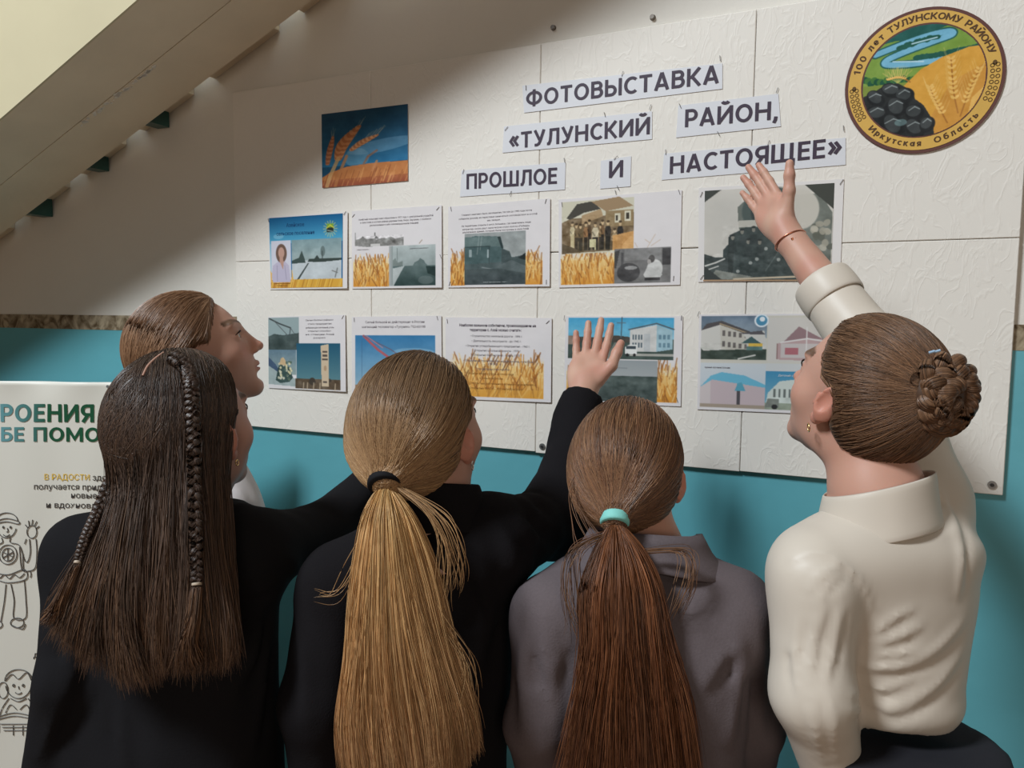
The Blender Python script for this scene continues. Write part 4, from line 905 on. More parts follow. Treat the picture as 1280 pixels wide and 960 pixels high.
class Head:
    """c = middle of the skull, R columns = right, forward (face), up; s = size"""
    def __init__(s, c, R, size=1.0): s.c, s.R, s.k = np.array(c, float), np.asarray(R, float), size
    def w(s, x, y, z): return s.c+s.R@(np.array([x, y, z])*s.k)
    def add(s, f, open_mouth=0.0):
        k = s.k; W = s.w; R = s.R
        e = lambda c, r, kk=.0, mode='u', Rl=None: f.ell(W(*c), np.array(r)*k, R if Rl is None else R@Rl, kk*k, mode)
        e((0, -.012, .030), (.071, .092, .082))
        e((0, .030, -.015), (.056, .062, .075), .03)
        e((0, .036, -.062), (.041, .048, .044), .03)             # jaw
        e((0, .074, -.092), (.020, .016, .016), .022)            # chin
        for q in (-1, 1):
            e((q*.041, .046, -.022), (.022, .026, .022), .022)   # cheekbone
            e((q*.038, .000, -.056), (.015, .034, .026), .03)    # jaw angle
            e((q*.032, .096, .013), (.017, .017, .011), .012, 's')   # eye socket
            e((q*.031, .0700, .0115), (.0136, .0136, .0128), .005)   # lids over the eyeball
            e((q*.0315, .0870, .0110), (.0142, .0095, .0056), .002, 's')   # opening between the lids
            f.cone(W(q*.013, .083, .029), W(q*.044, .073, .033), .0055*k, .004*k, .014*k)   # brow ridge
        f.cone(W(0, .080, .024), W(0, .1035, -.017), .0068*k, .0092*k, .012*k)   # nose
        e((0, .1075, -.0205), (.0092, .0088, .0080), .006)
        for q in (-1, 1): e((q*.0100, .0965, -.0250), (.0066, .0085, .0060), .005)
        e((0, .0865, -.0515), (.0195, .0115, .0056), .005); e((0, .0895, -.0475), (.012, .008, .0035), .004)
        e((0, .0860, -.0612), (.0165, .0105, .0058), .005)
        e((0, .0960, -.0562), (.0205, .0085, .0010), .003, 's')      # mouth line
        e((0, .0940, -.0740), (.016, .008, .006), .01, 's')
        for q in (-1, 1):                                         # ears
            Rl = rotz(q*-.55)@rotx(.15)
            e((q*.077, -.011, -.004), (.0065, .0165, .028), .005, 'u', Rl)
            e((q*.0845, -.008, .001), (.0062, .0095, .017), .003, 's', Rl)
            e((q*.074, .001, -.030), (.0065, .009, .010), .006)
            f.cone(W(q*.079, .004, .004), W(q*.080, .006, -.010), .0042*k, .0038*k, .004*k)
        return s
    def colour(s, V, skin, brow=(105, 78, 58), lip=(176, 108, 100)):
        q = (V-s.c)@s.R/s.k
        C_ = np.tile(np.array(S(*skin)), (len(V), 1))
        def blend(m, c): C_[:] = C_*(1-m[:, None])+np.array(S(*c))*m[:, None]
        r_ = np.array(skin)
        front = q[:, 1] > .05
        blend(.35*np.exp(-(((np.abs(q[:, 0])-.04)/.02)**2+((q[:, 2]+.022)/.02)**2))*front, tuple(np.clip(r_*[1.0, .72, .70], 0, 255)))
        blend(.25*np.exp(-((np.hypot(q[:, 0], q[:, 2]+.018)/.016)**2))*(q[:, 1] > .09), tuple(np.clip(r_*[1, .75, .72], 0, 255)))
        ear = (np.abs(q[:, 0]) > .072) & (np.abs(q[:, 1]) < .03) & (np.abs(q[:, 2]) < .05)
        blend(.35*ear, tuple(np.clip(r_*[1, .70, .66], 0, 255)))
        blend(.85*np.clip(1.3-((q[:, 0]/.0195)**2+((q[:, 2]+.056)/.0095)**2), 0, 1)*(q[:, 1] > .078), lip)
        for g in (-1, 1):
            x = q[:, 0]*g
            arch = .034+.006*np.sin(np.clip((x-.012)/.038, 0, 1)*np.pi*.8)
            blend(.95*np.clip(1.8-np.abs(q[:, 2]-arch)/.0036, 0, 1)*((x > .011) & (x < .050)).astype(float)*(q[:, 1] > .05), brow)
        return C_
    def eyes(s, parent, iris=(92, 98, 92)):
        """eyeballs with iris showing between the lids"""
        for g in (-1, 1):
            n_lat, n_lon = 14, 20; r = .0120*s.k; c = s.w(g*.031, .0700, .0115)
            th = np.linspace(0, np.pi, n_lat+1); ph = np.linspace(0, 2*np.pi, n_lon, endpoint=False)
            T, P_ = np.meshgrid(th, ph, indexing='ij')
            L = np.stack([np.sin(T)*np.cos(P_), np.cos(T), np.sin(T)*np.sin(P_)], -1).reshape(-1, 3)
            V = c+(L*r)@s.R.T
            i = np.arange((n_lat+1)*n_lon).reshape(n_lat+1, n_lon)
            Q = np.stack([i[:-1], np.roll(i, -1, 1)[:-1], np.roll(i, -1, 1)[1:], i[1:]], -1).reshape(-1, 4)
            a = np.degrees(np.arccos(L[:, 1].clip(-1, 1)))
            col = np.where((a < 12)[:, None], np.array(S(20, 18, 18)), np.where((a < 29)[:, None], np.array(S(*iris)), np.array(S(222, 214, 208))))
            m = bpy.data.materials.get('eye_gloss') or mat('eye_gloss', (.8, .8, .8), .12, .6, attr='tint')
            link('eye', np_mesh('eye', V, Q, col), m, parent, True)
            lm = bpy.data.materials.get('dark_lashes') or mat('dark_lashes', S(40, 30, 26), .7, .2)
            pts = catmull([s.w(g*.0175, .0780, .0125), s.w(g*.0240, .0838, .0170), s.w(g*.0315, .0852, .0182), s.w(g*.0395, .0815, .0168), s.w(g*.0455, .0745, .0135)], 14)
            MB().tube(pts, [.0005+.0009*math.sin(math.pi*i/13) for i in range(14)], 6).build('eyelashes', lm, parent, True)
def head_R(yaw, pitch, roll=0.0):
    """yaw: 0 faces the wall (+y), positive turns to the left; pitch up; roll tilts to the right"""
    return rotz(yaw)@rotx(pitch)@roty(roll)

def hand(f, wrist, d, palm_n, side, size=1.0, curl=(.25,)*5, spread=.12, thumb_out=.75, gather=0.0):
    """wrist point, d = direction to the fingers, palm_n = way the palm faces, side=+1 when the thumb is on d x palm_n side"""
    d = nrm(d); n = nrm(palm_n-d*(np.asarray(palm_n)@d)); t = np.cross(d, n)*side     # t points to the thumb's side
    k = size; W = np.array(wrist, float)
    P = lambda a, b, c: W+(d*a+t*b+n*c)*k
    f.ell(P(.048, .0, 0), np.array([.046, .037, .0145])*k, np.stack([d, t, n], 1), .012)
    f.ell(P(.030, .020, .006), np.array([.034, .017, .014])*k, np.stack([nrm(d+t*.35), nrm(t-d*.35), n], 1), .012)
    f.ell(P(.034, -.022, .005), np.array([.034, .014, .012])*k, np.stack([d, t, n], 1), .012)
    f.cone(P(-.03, 0, 0), P(.02, 0, 0), .0225*k, .024*k, .015)
    ln = (.072, .080, .074, .058); base = (.026, .009, -.009, -.026); up = (.082, .087, .084, .076); rr = (.0083, .0086, .0083, .0074)
    for i in range(4):
        a = (1.5-i)*spread*(1-gather)
        dd = nrm(d*math.cos(a)+t*math.sin(a)); c = curl[i+1]
        p0 = P(up[i]-.012, base[i], .0); L = ln[i]*k; p = p0; pts = [p0]; ang = c*.5
        for fr in (.46, .31, .23):
            v = dd*math.cos(ang)+n*math.sin(ang); p = p+v*L*fr*1.12; pts.append(p); ang += c
        r = rr[i]*k; f.chain(pts, (r*1.05, r*1.0, r*.92, r*.78), .0035)
    p0 = P(.022, .026, .006); c = curl[0]
    v1 = nrm(d*math.cos(thumb_out)+t*math.sin(thumb_out)+n*.15); v2 = nrm(d*math.cos(thumb_out-.25-c)+t*math.sin(thumb_out-.25-c)+n*.15)
    a1 = p0+v1*.038*k; a2 = a1+v2*.030*k; a3 = a2+v2*.022*k
    f.chain((p0, a1, a2, a3), (.0135*k, .0108*k, .0098*k, .0078*k), .006)
    return dict(d=d, n=n, t=t)
# ------------------------------------------------------------------ people
def flow(field, starts, target, steps, lift, rr, pull=1.0, wob=.0, along=None):
    """combed hair: paths that run over a solid from their starts to a target point"""
    P = np.array(starts, float); out = [P.copy()]; n = len(P); tg = np.asarray(target, float)
    tj = tg+rr.normal(size=(n, 3))*.006
    def grad(p):
        e = .003; g = np.stack([field.eval(p+v)-field.eval(p-v) for v in np.eye(3)*e], -1)
        return g/(np.linalg.norm(g, axis=1, keepdims=True)+1e-9)
    for i in range(steps):
        rem = steps-i; v = tj-P
        G = grad(P); v = v-G*np.sum(v*G, 1, keepdims=True)*(.9 if rem > 2 else 0)
        st = np.linalg.norm(tj-P, axis=1, keepdims=True)/rem*1.1
        P = P+v/(np.linalg.norm(v, axis=1, keepdims=True)+1e-9)*st
        if rem > 2:
            d = field.eval(P); P = P-grad(P)*(d-lift)[:, None]
        out.append(P.copy())
    out[-1] = tj
    return np.stack(out, 1)
def resample(P, n):
    t = np.linspace(0, P.shape[1]-1, n); i = np.clip(t.astype(int), 0, P.shape[1]-2); u = (t-i)[None, :, None]
    return P[:, i]*(1-u)+P[:, i+1]*u
def guided(guides, n, rr, jit=.003, npt=26, deep=.012, across=None, end_var=.08):
    """loose hair between guide curves; guides (g,k,3) from one side to the other"""
    G = np.stack([catmull(g, npt) for g in guides])                    # g,npt,3
    g = len(G); u = rr.random(n)*(g-1) if across is None else across*(g-1)
    i = np.clip(u.astype(int), 0, g-2); f = (u-i)[:, None, None]
    P = G[i]*(1-f)+G[i+1]*f
    t = np.linspace(0, 1, npt)[None, :, None]
    nc = max(6, n//110); cl = np.minimum((u/(g-1)*nc).astype(int)+rr.integers(-1, 2, n), nc-1) % nc; guided.cl = cl
    cj = rr.normal(size=(nc, 1, 3)); cp = rr.random((nc, 1, 3))*6.3; cf = 3+4*rr.random((nc, 1, 1))
    P = P+cj[cl]*jit*1.2*t+np.sin(cp[cl]+t*cf[cl])*jit*1.6*t
    P = P+rr.normal(size=(n, 1, 3))*jit*(0.35+t*.8)
    ph = rr.random((n, 1, 3))*6.3; P = P+np.sin(ph+t*(4+5*rr.random((n, 1, 1))))*jit*.9*t
    P = P-FWD[None, None]*(rr.random((n, 1, 1))*deep*np.sin(np.pi*np.clip(t*.8+.2, 0, 1)))
    L = 1-end_var*rr.random(n)**2*1.5                                   # uneven ends
    idx = np.linspace(0, 1, npt)[None]*L[:, None]*(npt-1); k = np.clip(idx.astype(int), 0, npt-2); w_ = (idx-k)[..., None]
    a = np.arange(n)[:, None]
    return P[a, k]*(1-w_)+P[a, k+1]*w_
def braid(path, r, nturn, npt=120, flat=.65, taper=1.0):
    """three locks plaited along a path; returns list of (P, radii)"""
    C_ = catmull(path, npt); T = np.gradient(C_, axis=0); T /= np.linalg.norm(T, axis=1, keepdims=True)
    view = nrm(CAM-C_.mean(0)); X = np.cross(T, view); X /= np.linalg.norm(X, axis=1, keepdims=True); Y = np.cross(X, T)
    t = np.linspace(0, 1, npt); out = []
    tp = (1-(1-taper)*t)
    for k in range(3):
        ph = 2*np.pi*(nturn*t+k/3)
        P = C_+X*(r*1.0*np.sin(ph)*tp)[:, None]+Y*(r*flat*np.sin(2*ph)*tp)[:, None]
        out.append((P, r*.72*tp))
    return out
def lock_tubes(items, n=8):
    parts = []
    for P, r in items:
        V, Q = tube_arrays(P[None], np.asarray(r)[None], n); parts.append((V, Q))
    return join(parts)
def strands_along(items, count, rr, rad, cols, spread=.2):
    """fine strands wrapped on the surface of each lock so that it reads as hair"""
    parts = []
    for P, r in items:
        n = len(P); T = np.gradient(P, axis=0); T /= np.linalg.norm(T, axis=1, keepdims=True)
        ref = nrm(np.cross(T[n//2], [.3, .5, .8])); N = np.cross(T, ref); N /= np.linalg.norm(N, axis=1, keepdims=True); B = np.cross(T, N)
        a = rr.random(count)*2*np.pi
        Q_ = P[None]+(np.cos(a)[:, None, None]*N[None]+np.sin(a)[:, None, None]*B[None])*(np.asarray(r)*1.02)[None, :, None]
        parts.append(strand_mesh(Q_, np.full(count, rad), hair_tints(count, cols, rr, spread)))
    return join(parts)

def world_rows(rows, R):
    """(py, x_left, x_right, D, depth/width ratio) -> loft rows with the outline's real width"""
    out = []
    for py, xl, xr, D, q in rows:
        c = at((xl+xr)/2, py, D); w_ = (xr-xl)/2*D/F
        v = nrm([RIGHT[0], RIGHT[1], 0]); ca, sa = abs(R[:, 0]@v), abs(R[:, 1]@v)
        rx = w_/math.sqrt(ca*ca+(q*sa)**2)
        out.append((c[2], c[0], c[1], rx, rx*q))
    return out
def cloth(name, f, h, m, parent, lo=None, hi=None, amp=.0, sc=8, seed=1, aniso=(1, 1, .5)):
    ex = None
    if amp:
        def ex(P):
            s_ = P.shape[:-1]; q = P.reshape(-1, 3)*np.array(aniso)
            n = vnoise(q, sc, seed); n2 = vnoise(q, sc*2.3, seed+1)
            return (amp*(n+.45*n2)).reshape(s_)
    V, Q = f.mesh(h, lo, hi, extra=ex)
    return link(name, np_mesh(name, V, Q), m, parent, True)
def garment_folds(f, pts, r, k=.02, sink=.45, close=False):
    """a raised fold that follows the cloth between sight points"""
    W = [f.march(*p) for p in pts]
    W = [p for p in W if p is not None]
    if len(W) < 2: return
    f.fold(catmull(W, max(6, len(W)*4)), r*.75, r*1.5)
def lower_body(P, hip, yaw, m_cloth, shoe_m, bodyB, ztop, w_=.155, skirt=False):
    """trousers and shoes below the jacket; hip = point over the feet"""
    R = rotz(yaw); x, y = hip[0], hip[1]
    tr = Field()
    tr.loft([(.70, x, y, w_*.98, .115), (.82, x, y, w_*1.08, .128), (.92, x, y, w_*1.0, .12), (ztop, x, y, w_*.85, .10)], R, 0)
    feet = []
    for g in (-1, 1):
        q = lambda a, b, z: np.array([x, y, 0])+R@np.array([g*a, b, 0])+np.array([0, 0, z])
        tr.chain((q(.075, 0, .80), q(.08, .005, .48), q(.08, -.01, .075)), (.092, .068, .052), .03)
        bodyB.chain((q(.075, 0, .80), q(.08, .005, .48), q(.08, -.01, .06)), (.075, .05, .034), .02)
        bodyB.ell(q(.085, .05, .04), (.03, .09, .026), R, .02)
        feet.append(q)
    cloth('trousers', tr, .012, m_cloth, P, amp=.003, sc=7, seed=4)
    for q in feet:
        s_ = Field(); s_.ell(q(.085, .055, .032), (.043, .125, .030), R, 0); s_.cone(q(.082, -.02, .05), q(.082, -.012, .10), .042, .046, .02)
        s_.half((0, 0, 0.002), (0, 0, -1))
        cloth('shoe', s_, .008, shoe_m, P)
def finish_body(P, head, fA, bodyB, hands, skin, neck_z, brow):
    parts = []
    V, Q = fA.mesh(.0025, lo=np.array([-9, -9, neck_z-.07])); parts.append((V, Q, head.colour(V, skin, brow)))
    V, Q = bodyB.mesh(.013); parts.append((V, Q, np.tile(np.array(S(*skin)), (len(V), 1))))
    for fh, lo_cut in hands:
        V, Q = fh.mesh(.0022)
        c = np.tile(np.array(S(*skin)), (len(V), 1)); r_ = np.array(skin)
        n = vnoise(V, 18, 3)[:, None]; c = c*(1-.10*n*np.array([.3, 1, 1]))
        parts.append((V, Q, c))
    V, Q, c = join(parts)
    return link('body', np_mesh('body', V, Q, c), skin_m, P, True)
def scalp_shell(head, tie=None, grow=1.0, cut=((0, .060, .088), (0, -.046, -.052)), tail=True):
    k = head.k; f = Field()
    f.ell(head.w(0, -.014, .030), np.array([.0775, .0985, .0895])*k*grow, head.R)
    f.ell(head.w(0, -.035, -.005), np.array([.068, .070, .075])*k*grow, head.R, .05*k)
    a, b = np.array(cut[0]), np.array(cut[1]); d = b-a; n = nrm([0, -d[2], d[1]])
    f.half(head.w(*a), head.R@n, .012)
    for g in (-1, 1): f.ell(head.w(g*.084, .010, -.012), np.array([.028, .032, .036])*k, head.R, .008, 's')   # hair lies behind the ears
    if tie is not None and tail: f.cone(head.w(0, -.075, -.012), tie, .046*k, .017, .035*k)
    return f
def slick_hair(P, head, tie, cols, rr, n=2600, grow=1.0, cut=((0, .060, .088), (0, -.046, -.052)), name='hair', rad=.0009, tail=True, cols2=None):
    f = scalp_shell(head, tie, grow, cut, tail)
    V, Q = f.mesh(.0045)
    mean = np.array(S(*cols[0]))*.8
    base = (V, Q, np.tile(mean, (len(V), 1)))
    st = V[rr.integers(0, len(V), n)]
    pth = flow(f, st, tie, 15, rr.random(n)*.0022+.0002, rr)
    ta = hair_tints(n, cols, rr)
    if cols2:                                                     # hair grows lighter away from the crown
        dz = np.clip((head.c[2]+.10-pth[..., 2])/.17, 0, 1)[..., None]**.8; ta = ta[:, None]*(1-dz)+hair_tints(n, cols2, rr)[:, None]*dz
    sm_ = strand_mesh(pth, rr.uniform(.6, 1.3, n)*rad, ta)
    V, Q, c = join([base, sm_])
    return link(name, np_mesh(name, V, Q, c), hair_m, P, True), f
def ring(name, c, axis, R_, r_, m, parent, n=32, w_=1.0):
    ax = nrm(axis); a = nrm(np.cross(ax, [.3, .2, .9])); b = np.cross(ax, a)
    t = np.linspace(0, 2*np.pi, n+1)
    pts = np.array(c)+R_*(np.cos(t)[:, None]*a+np.sin(t)[:, None]*b)
    mb = MB(); mb.tube(pts, r_, 10, caps=False)
    return mb.build(name, m, parent, True)
def band(name, c, axis, rad, length, m, parent):
    """short cloth band round gathered hair"""
    ax = nrm(axis); c = np.array(c)
    prof = [(-.5, .80), (-.5, .97), (-.42, 1.05), (-.2, 1.08), (0, 1.06), (.2, 1.08), (.42, 1.05), (.5, .97), (.5, .80)]
    P_ = np.array([c+ax*length*a for a, _ in prof]); r_ = np.array([rad*b for _, b in prof])
    V, Q = tube_arrays(P_[None]+np.zeros((1, 1, 3)), r_[None], 24)
    return link(name, np_mesh(name, V, Q), m, parent, True)
def earring(parent, p, m, r=.006):
    return ring('earring', p, [1, .3, .1], r, .0009, m, parent, 16)
black_knit = mat('black_knit_wool', S(27, 25, 27), 0.95, 0.08, bump=(420, 2, .35, .002))
black_wool = mat('black_jacket_cloth', S(28, 27, 29), 0.92, 0.1, bump=(300, 2, .25, .0015))
grey_wool = mat('grey_jacket_cloth', S(100, 90, 92), 0.9, 0.12, bump=(380, 2, .3, .0015), vary=(300, .05))
white_satin = mat('ivory_satin_blouse', S(208, 196, 181), 0.45, 0.35, bump=(9, 3, .2, .005))
pale_shirt = mat('white_cotton_shirt', S(214, 206, 204), 0.8, 0.25, bump=(160, 2, .2, .001))
dark_cloth = mat('dark_trouser_cloth', S(36, 35, 40), 0.85, 0.2, bump=(320, 2, .25, .0012))
shoe_m = mat('black_shoe_leather', S(28, 26, 26), 0.4, 0.4)
gold_m = mat('gold_earring_metal', S(226, 190, 130), 0.25, 0.5, metal=0.9)
silver_m = mat('silver_earring_metal', S(230, 228, 224), 0.2, 0.5, metal=0.9)

def pony(name, P, guides, n, cols_top, cols_tip, rr, rad=.0009, deep=.03, jit=.004, end_var=.1, core=None):
    st = guided(guides, n, rr, jit, 26, deep, end_var=end_var)
    cn = (1+.24*rr.normal(size=(400, 1))).clip(.5, 1.6)[guided.cl % 400]
    a, b = hair_tints(n, cols_top, rr, .06)*cn, hair_tints(n, cols_tip, rr, .06)*cn
    t = np.linspace(0, 1, 26)[None, :, None]**1.2
    parts = [strand_mesh(st, rr.uniform(.6, 1.35, n)*rad, a[:, None]*(1-t)+b[:, None]*t)]
    if core is not None:
        f = Field()
        for pts, r_ in core:
            rd = np.interp(np.linspace(0, 1, 14), np.linspace(0, 1, len(r_)), r_)
            f.chain(catmull(pts, 14)+FWD*(rd[:, None]*1.0+.0025), rd, .008)
        V, Q = f.mesh(.006); parts.insert(0, (V, Q, np.tile(np.array(S(*cols_tip[0]))*.85, (len(V), 1))))
    V, Q, c = join(parts)
    return link(name, np_mesh(name, V, Q, c), hair_m, P, True)

def sheet_ring(name, fn, nu, nv, m, parent, thick=.0035, closed=True):
    """a band of cloth: fn(u, v) -> point, u round, v across"""
    V = np.array([fn(i/nu if closed else i/(nu-1), j/(nv-1)) for i in range(nu) for j in range(nv)])
    i = np.arange(nu*nv).reshape(nu, nv); k = np.roll(i, -1, 0) if closed else i[1:]; i0 = i if closed else i[:-1]
    Q = np.stack([i0[:, :-1], k[:, :-1], k[:, 1:], i0[:, 1:]], -1).reshape(-1, 4)
    o = link(name, np_mesh(name, V, Q), m, parent, True)
    md = o.modifiers.new('thick', 'SOLIDIFY'); md.thickness = thick; md.offset = 0
    sb = o.modifiers.new('soft', 'SUBSURF'); sb.levels = 1; sb.render_levels = 1
    return o
def collar_ring(P, nb, Rb, m, r0, r1, z0, z1, drop=.012, th=.0035, name='collar', tilt=0.0):
    """a stand collar round the neck: radius r0 at its top z1, r1 at its bottom z0, lower in front by drop"""
    def fn(u, v):
        t = u*2*math.pi; r_ = r1+(r0-r1)*v**.7; z = z0+(z1-z0)*v
        return nb+Rb@np.array([r_*1.10*math.cos(t), r_*.98*math.sin(t), 0])+np.array([0, 0, z-drop*math.sin(t)+tilt*math.cos(t)])
    return sheet_ring(name, fn, 44, 5, m, P, th)
def lapel_collar(P, nb, Rb, m, r, drop_back, drop_side, z):
    """folded jacket collar seen from behind: a curved leaf that lies over the shoulders"""
    V = []; nu, nv = 30, 8
    for i in range(nu):
        t = math.pi+math.pi*i/(nu-1)                             # from left side round the back to the right side
        sidew = abs(math.cos(t))
        for j in range(nv):
            v = j/(nv-1)
            rr_ = r*(1+.06*v)+ (drop_back+(drop_side-drop_back)*sidew**1.5)*v*.55
            dz = z+.010*math.sin(math.pi*min(v*3, 1))*(v < .34)-(drop_back+(drop_side-drop_back)*sidew**1.5)*v*.80
            x, y = rr_*1.12*math.cos(t), rr_*.98*math.sin(t)
            V.append(nb+Rb@np.array([x, y, 0])+np.array([0, 0, dz-.010*(math.sin(t)+1)]))
    V = np.array(V); i = np.arange(nu*nv).reshape(nu, nv)
    Q = np.stack([i[:-1, :-1], i[1:, :-1], i[1:, 1:], i[:-1, 1:]], -1).reshape(-1, 4)
    o = link('collar', np_mesh('collar', V, Q), m, P, True)
    md = o.modifiers.new('thick', 'SOLIDIFY'); md.thickness = .006; md.offset = 0
    return o
# ================================================================== girl in the middle: blonde, black knit sweater, arm raised
def girl_blonde():
    rr = np.random.default_rng(31)
    hc = at(528, 541, 1.08); yaw_b = math.radians(15)
    H = Head(hc, head_R(math.radians(-4), math.radians(9), 0), 1.0)
    Rb = rotz(yaw_b); hip = at(496, 900, 1.16)
    P = empty('person', (hip[0], hip[1], 0)); tag(P, 'girl with long blonde ponytail in black knit sweater reaching one palm up', 'person', 'pupils looking at the display')
    nb = at(536, 634, 1.10)
    fA = Field(); H.add(fA); fA.cone(H.w(0, -.022, -.045), nb, .050, .053, .03); fA.cone(nb, nb-[0, 0, .08], .054, .08, .03)
    SL, SR = at(424, 730, 1.08), at(608, 678, 1.10); EL, WL = at(398, 880, 1.05), at(408, 1010, 1.09)
    ER_, WR = at(694, 650, 1.25), at(728, 500, 1.40)
    B = Field(); rows = world_rows([(646, 490, 596, 1.10, .75), (676, 456, 608, 1.10, .60), (726, 404, 630, 1.12, .56), (800, 384, 634, 1.14, .58), (880, 371, 634, 1.15, .58), (960, 363, 634, 1.16, .58), (1060, 362, 632, 1.16, .60)], Rb)
    B.loft([(z, x, y, a-.016, b-.016) for z, x, y, a, b in rows], Rb, 0); B.chain((SR, ER_, WR), (.042, .034, .026), .03); B.chain((SL, EL, WL), (.04, .032, .025), .03)
    g = Field(); g.loft(rows, Rb)
    g.cone(nb+[0, 0, -.055], SR, .052, .060, .05); g.cone(nb+[0, 0, -.055], SL, .050, .056, .05)
    g.chain((SR, ER_, WR-[0, 0, .0]), (.060, .057, .038), .035)
    g.chain((SL, EL, WL), (.054, .050, .042), .02)
    g.half(WR+nrm(WR-ER_)*.004, nrm(WR-ER_), .004, )
    f3 = [((640, 640), (660, 665), (690, 690)), ((655, 625), (672, 650), (708, 672)), ((600, 720), (612, 780), (600, 840)), ((372, 760), (378, 820), (380, 900)), ((625, 660), (640, 700), (650, 722))]
    for pts in f3: garment_folds(g, pts, .008, .02)
    cloth('sweater', g, .0075, black_knit, P, amp=.0028, sc=7, seed=3)
    collar_ring(P, nb, Rb, black_knit, .066, .084, -.030, .038, .014, .006)
    # raised hand
    hf = Field(); hd = at(746, 395, 1.50)-WR
    hand(hf, WR+nrm(hd)*.022, hd, -FWD*.95-RIGHT*.25+UP*.05, 1, .96, (.12, .16, .10, .12, .2), .08, .62)
    hf.cone(WR-nrm(WR-ER_)*.05, WR+nrm(hd)*.03, .027, .0225, .012)
    hl = Field(); dl = WL-EL; hand(hl, WL+nrm(dl)*.01, dl, Rb[:, 0], 1, .95, (.2, .3, .3, .35, .4)); hl.cone(WL-nrm(dl)*.04, WL+nrm(dl)*.02, .024, .022, .01)
    lower_body(P, hip, yaw_b, dark_cloth, shoe_m, B, 1.0, .145)
    finish_body(P, H, fA, B, [(hf, 0), (hl, 0)], (196, 150, 130), nb[2], (104, 76, 54)); H.eyes(P)
    tie = at(482, 600, .985)
    cols = [(104, 80, 60), (122, 94, 68), (92, 70, 52), (140, 108, 78)]; cols2 = [(168, 130, 92), (196, 158, 114), (140, 106, 74), (180, 142, 100)]
    slick_hair(P, H, tie, cols, rr, 7000, rad=.0005, cols2=cols2, cut=((0, .062, .088), (0, -.040, -.058)))
    ax = at(480, 625, .96)-tie
    band('hair_tie', tie+nrm(ax)*.002-FWD*.004, ax, .0212, .0185, mat('black_hair_elastic', S(22, 21, 24), .8, .2), P)
    D0 = .975
    G = lambda pts: np.array([at(*p) for p in pts])
    gd = [G([(474, 612, .98), (455, 650, .965), (443, 730, .95), (436, 820, .94), (430, 900, .94), (438, 985, .95)]),
          G([(478, 612, .975), (466, 650, .955), (458, 730, .935), (452, 820, .925), (450, 900, .925), (462, 990, .93)]),
          G([(482, 612, .973), (478, 650, .95), (478, 730, .93), (478, 820, .92), (482, 900, .92), (492, 992, .92)]),
          G([(485, 612, .975), (492, 650, .95), (502, 730, .93), (514, 820, .92), (525, 900, .92), (532, 980, .92)]),
          G([(488, 612, .978), (505, 650, .96), (522, 720, .945), (545, 810, .935), (566, 890, .93), (572, 965, .935)]),
          G([(490, 612, .981), (515, 645, .968), (540, 710, .96), (560, 800, .95), (584, 880, .945), (590, 930, .945)])]
    core = [([g_[k] for k in range(6)], [.002, .007, .014, .018, .018, .010]) for g_ in gd[1:5]]
    pony('ponytail', P, gd, 9000, [(204, 158, 98), (220, 180, 122), (182, 136, 84)], [(184, 142, 102), (164, 120, 84), (202, 162, 116), (150, 108, 76)], rr, deep=.012, jit=.0035, core=core, rad=.00052)
    # stray curved wisps on the right of the tail
    wg = [G([(490, 606, .98), (535, 642, .955), (552, 690, .95), (546, 760, .95)]), G([(490, 606, .98), (548, 648, .955), (567, 700, .95), (566, 735, .95)]), G([(500, 640, .96), (545, 760, .94), (580, 830, .935), (581, 885, .935)]),
          G([(470, 640, .965), (440, 700, .955), (415, 745, .955), (395, 750, .955)])]
    for k, gg in enumerate(wg):
        st = guided([gg, gg+np.array([.004, 0, .002])], 16 if k < 3 else 6, rr, .0045, 20, .006)
        wg[k] = strand_mesh(st, np.full(len(st), .00045), hair_tints(len(st), [(190, 150, 104), (160, 120, 80)], rr))
    V, Q, c_ = join(wg); link('loose_strands', np_mesh('loose_strands', V, Q, c_), hair_m, P, True)
    earring(P, H.w(.080, .002, -.042), silver_m, .006)
    tagp = MB().box(at(524, 632, 1.03), (.010, .002, .005), np.stack([RIGHT, FWD, UP], 1)).build('collar_button', mat('pearl_button', S(200, 196, 190), .3), P, False, .001)
    return P
girl_blonde()
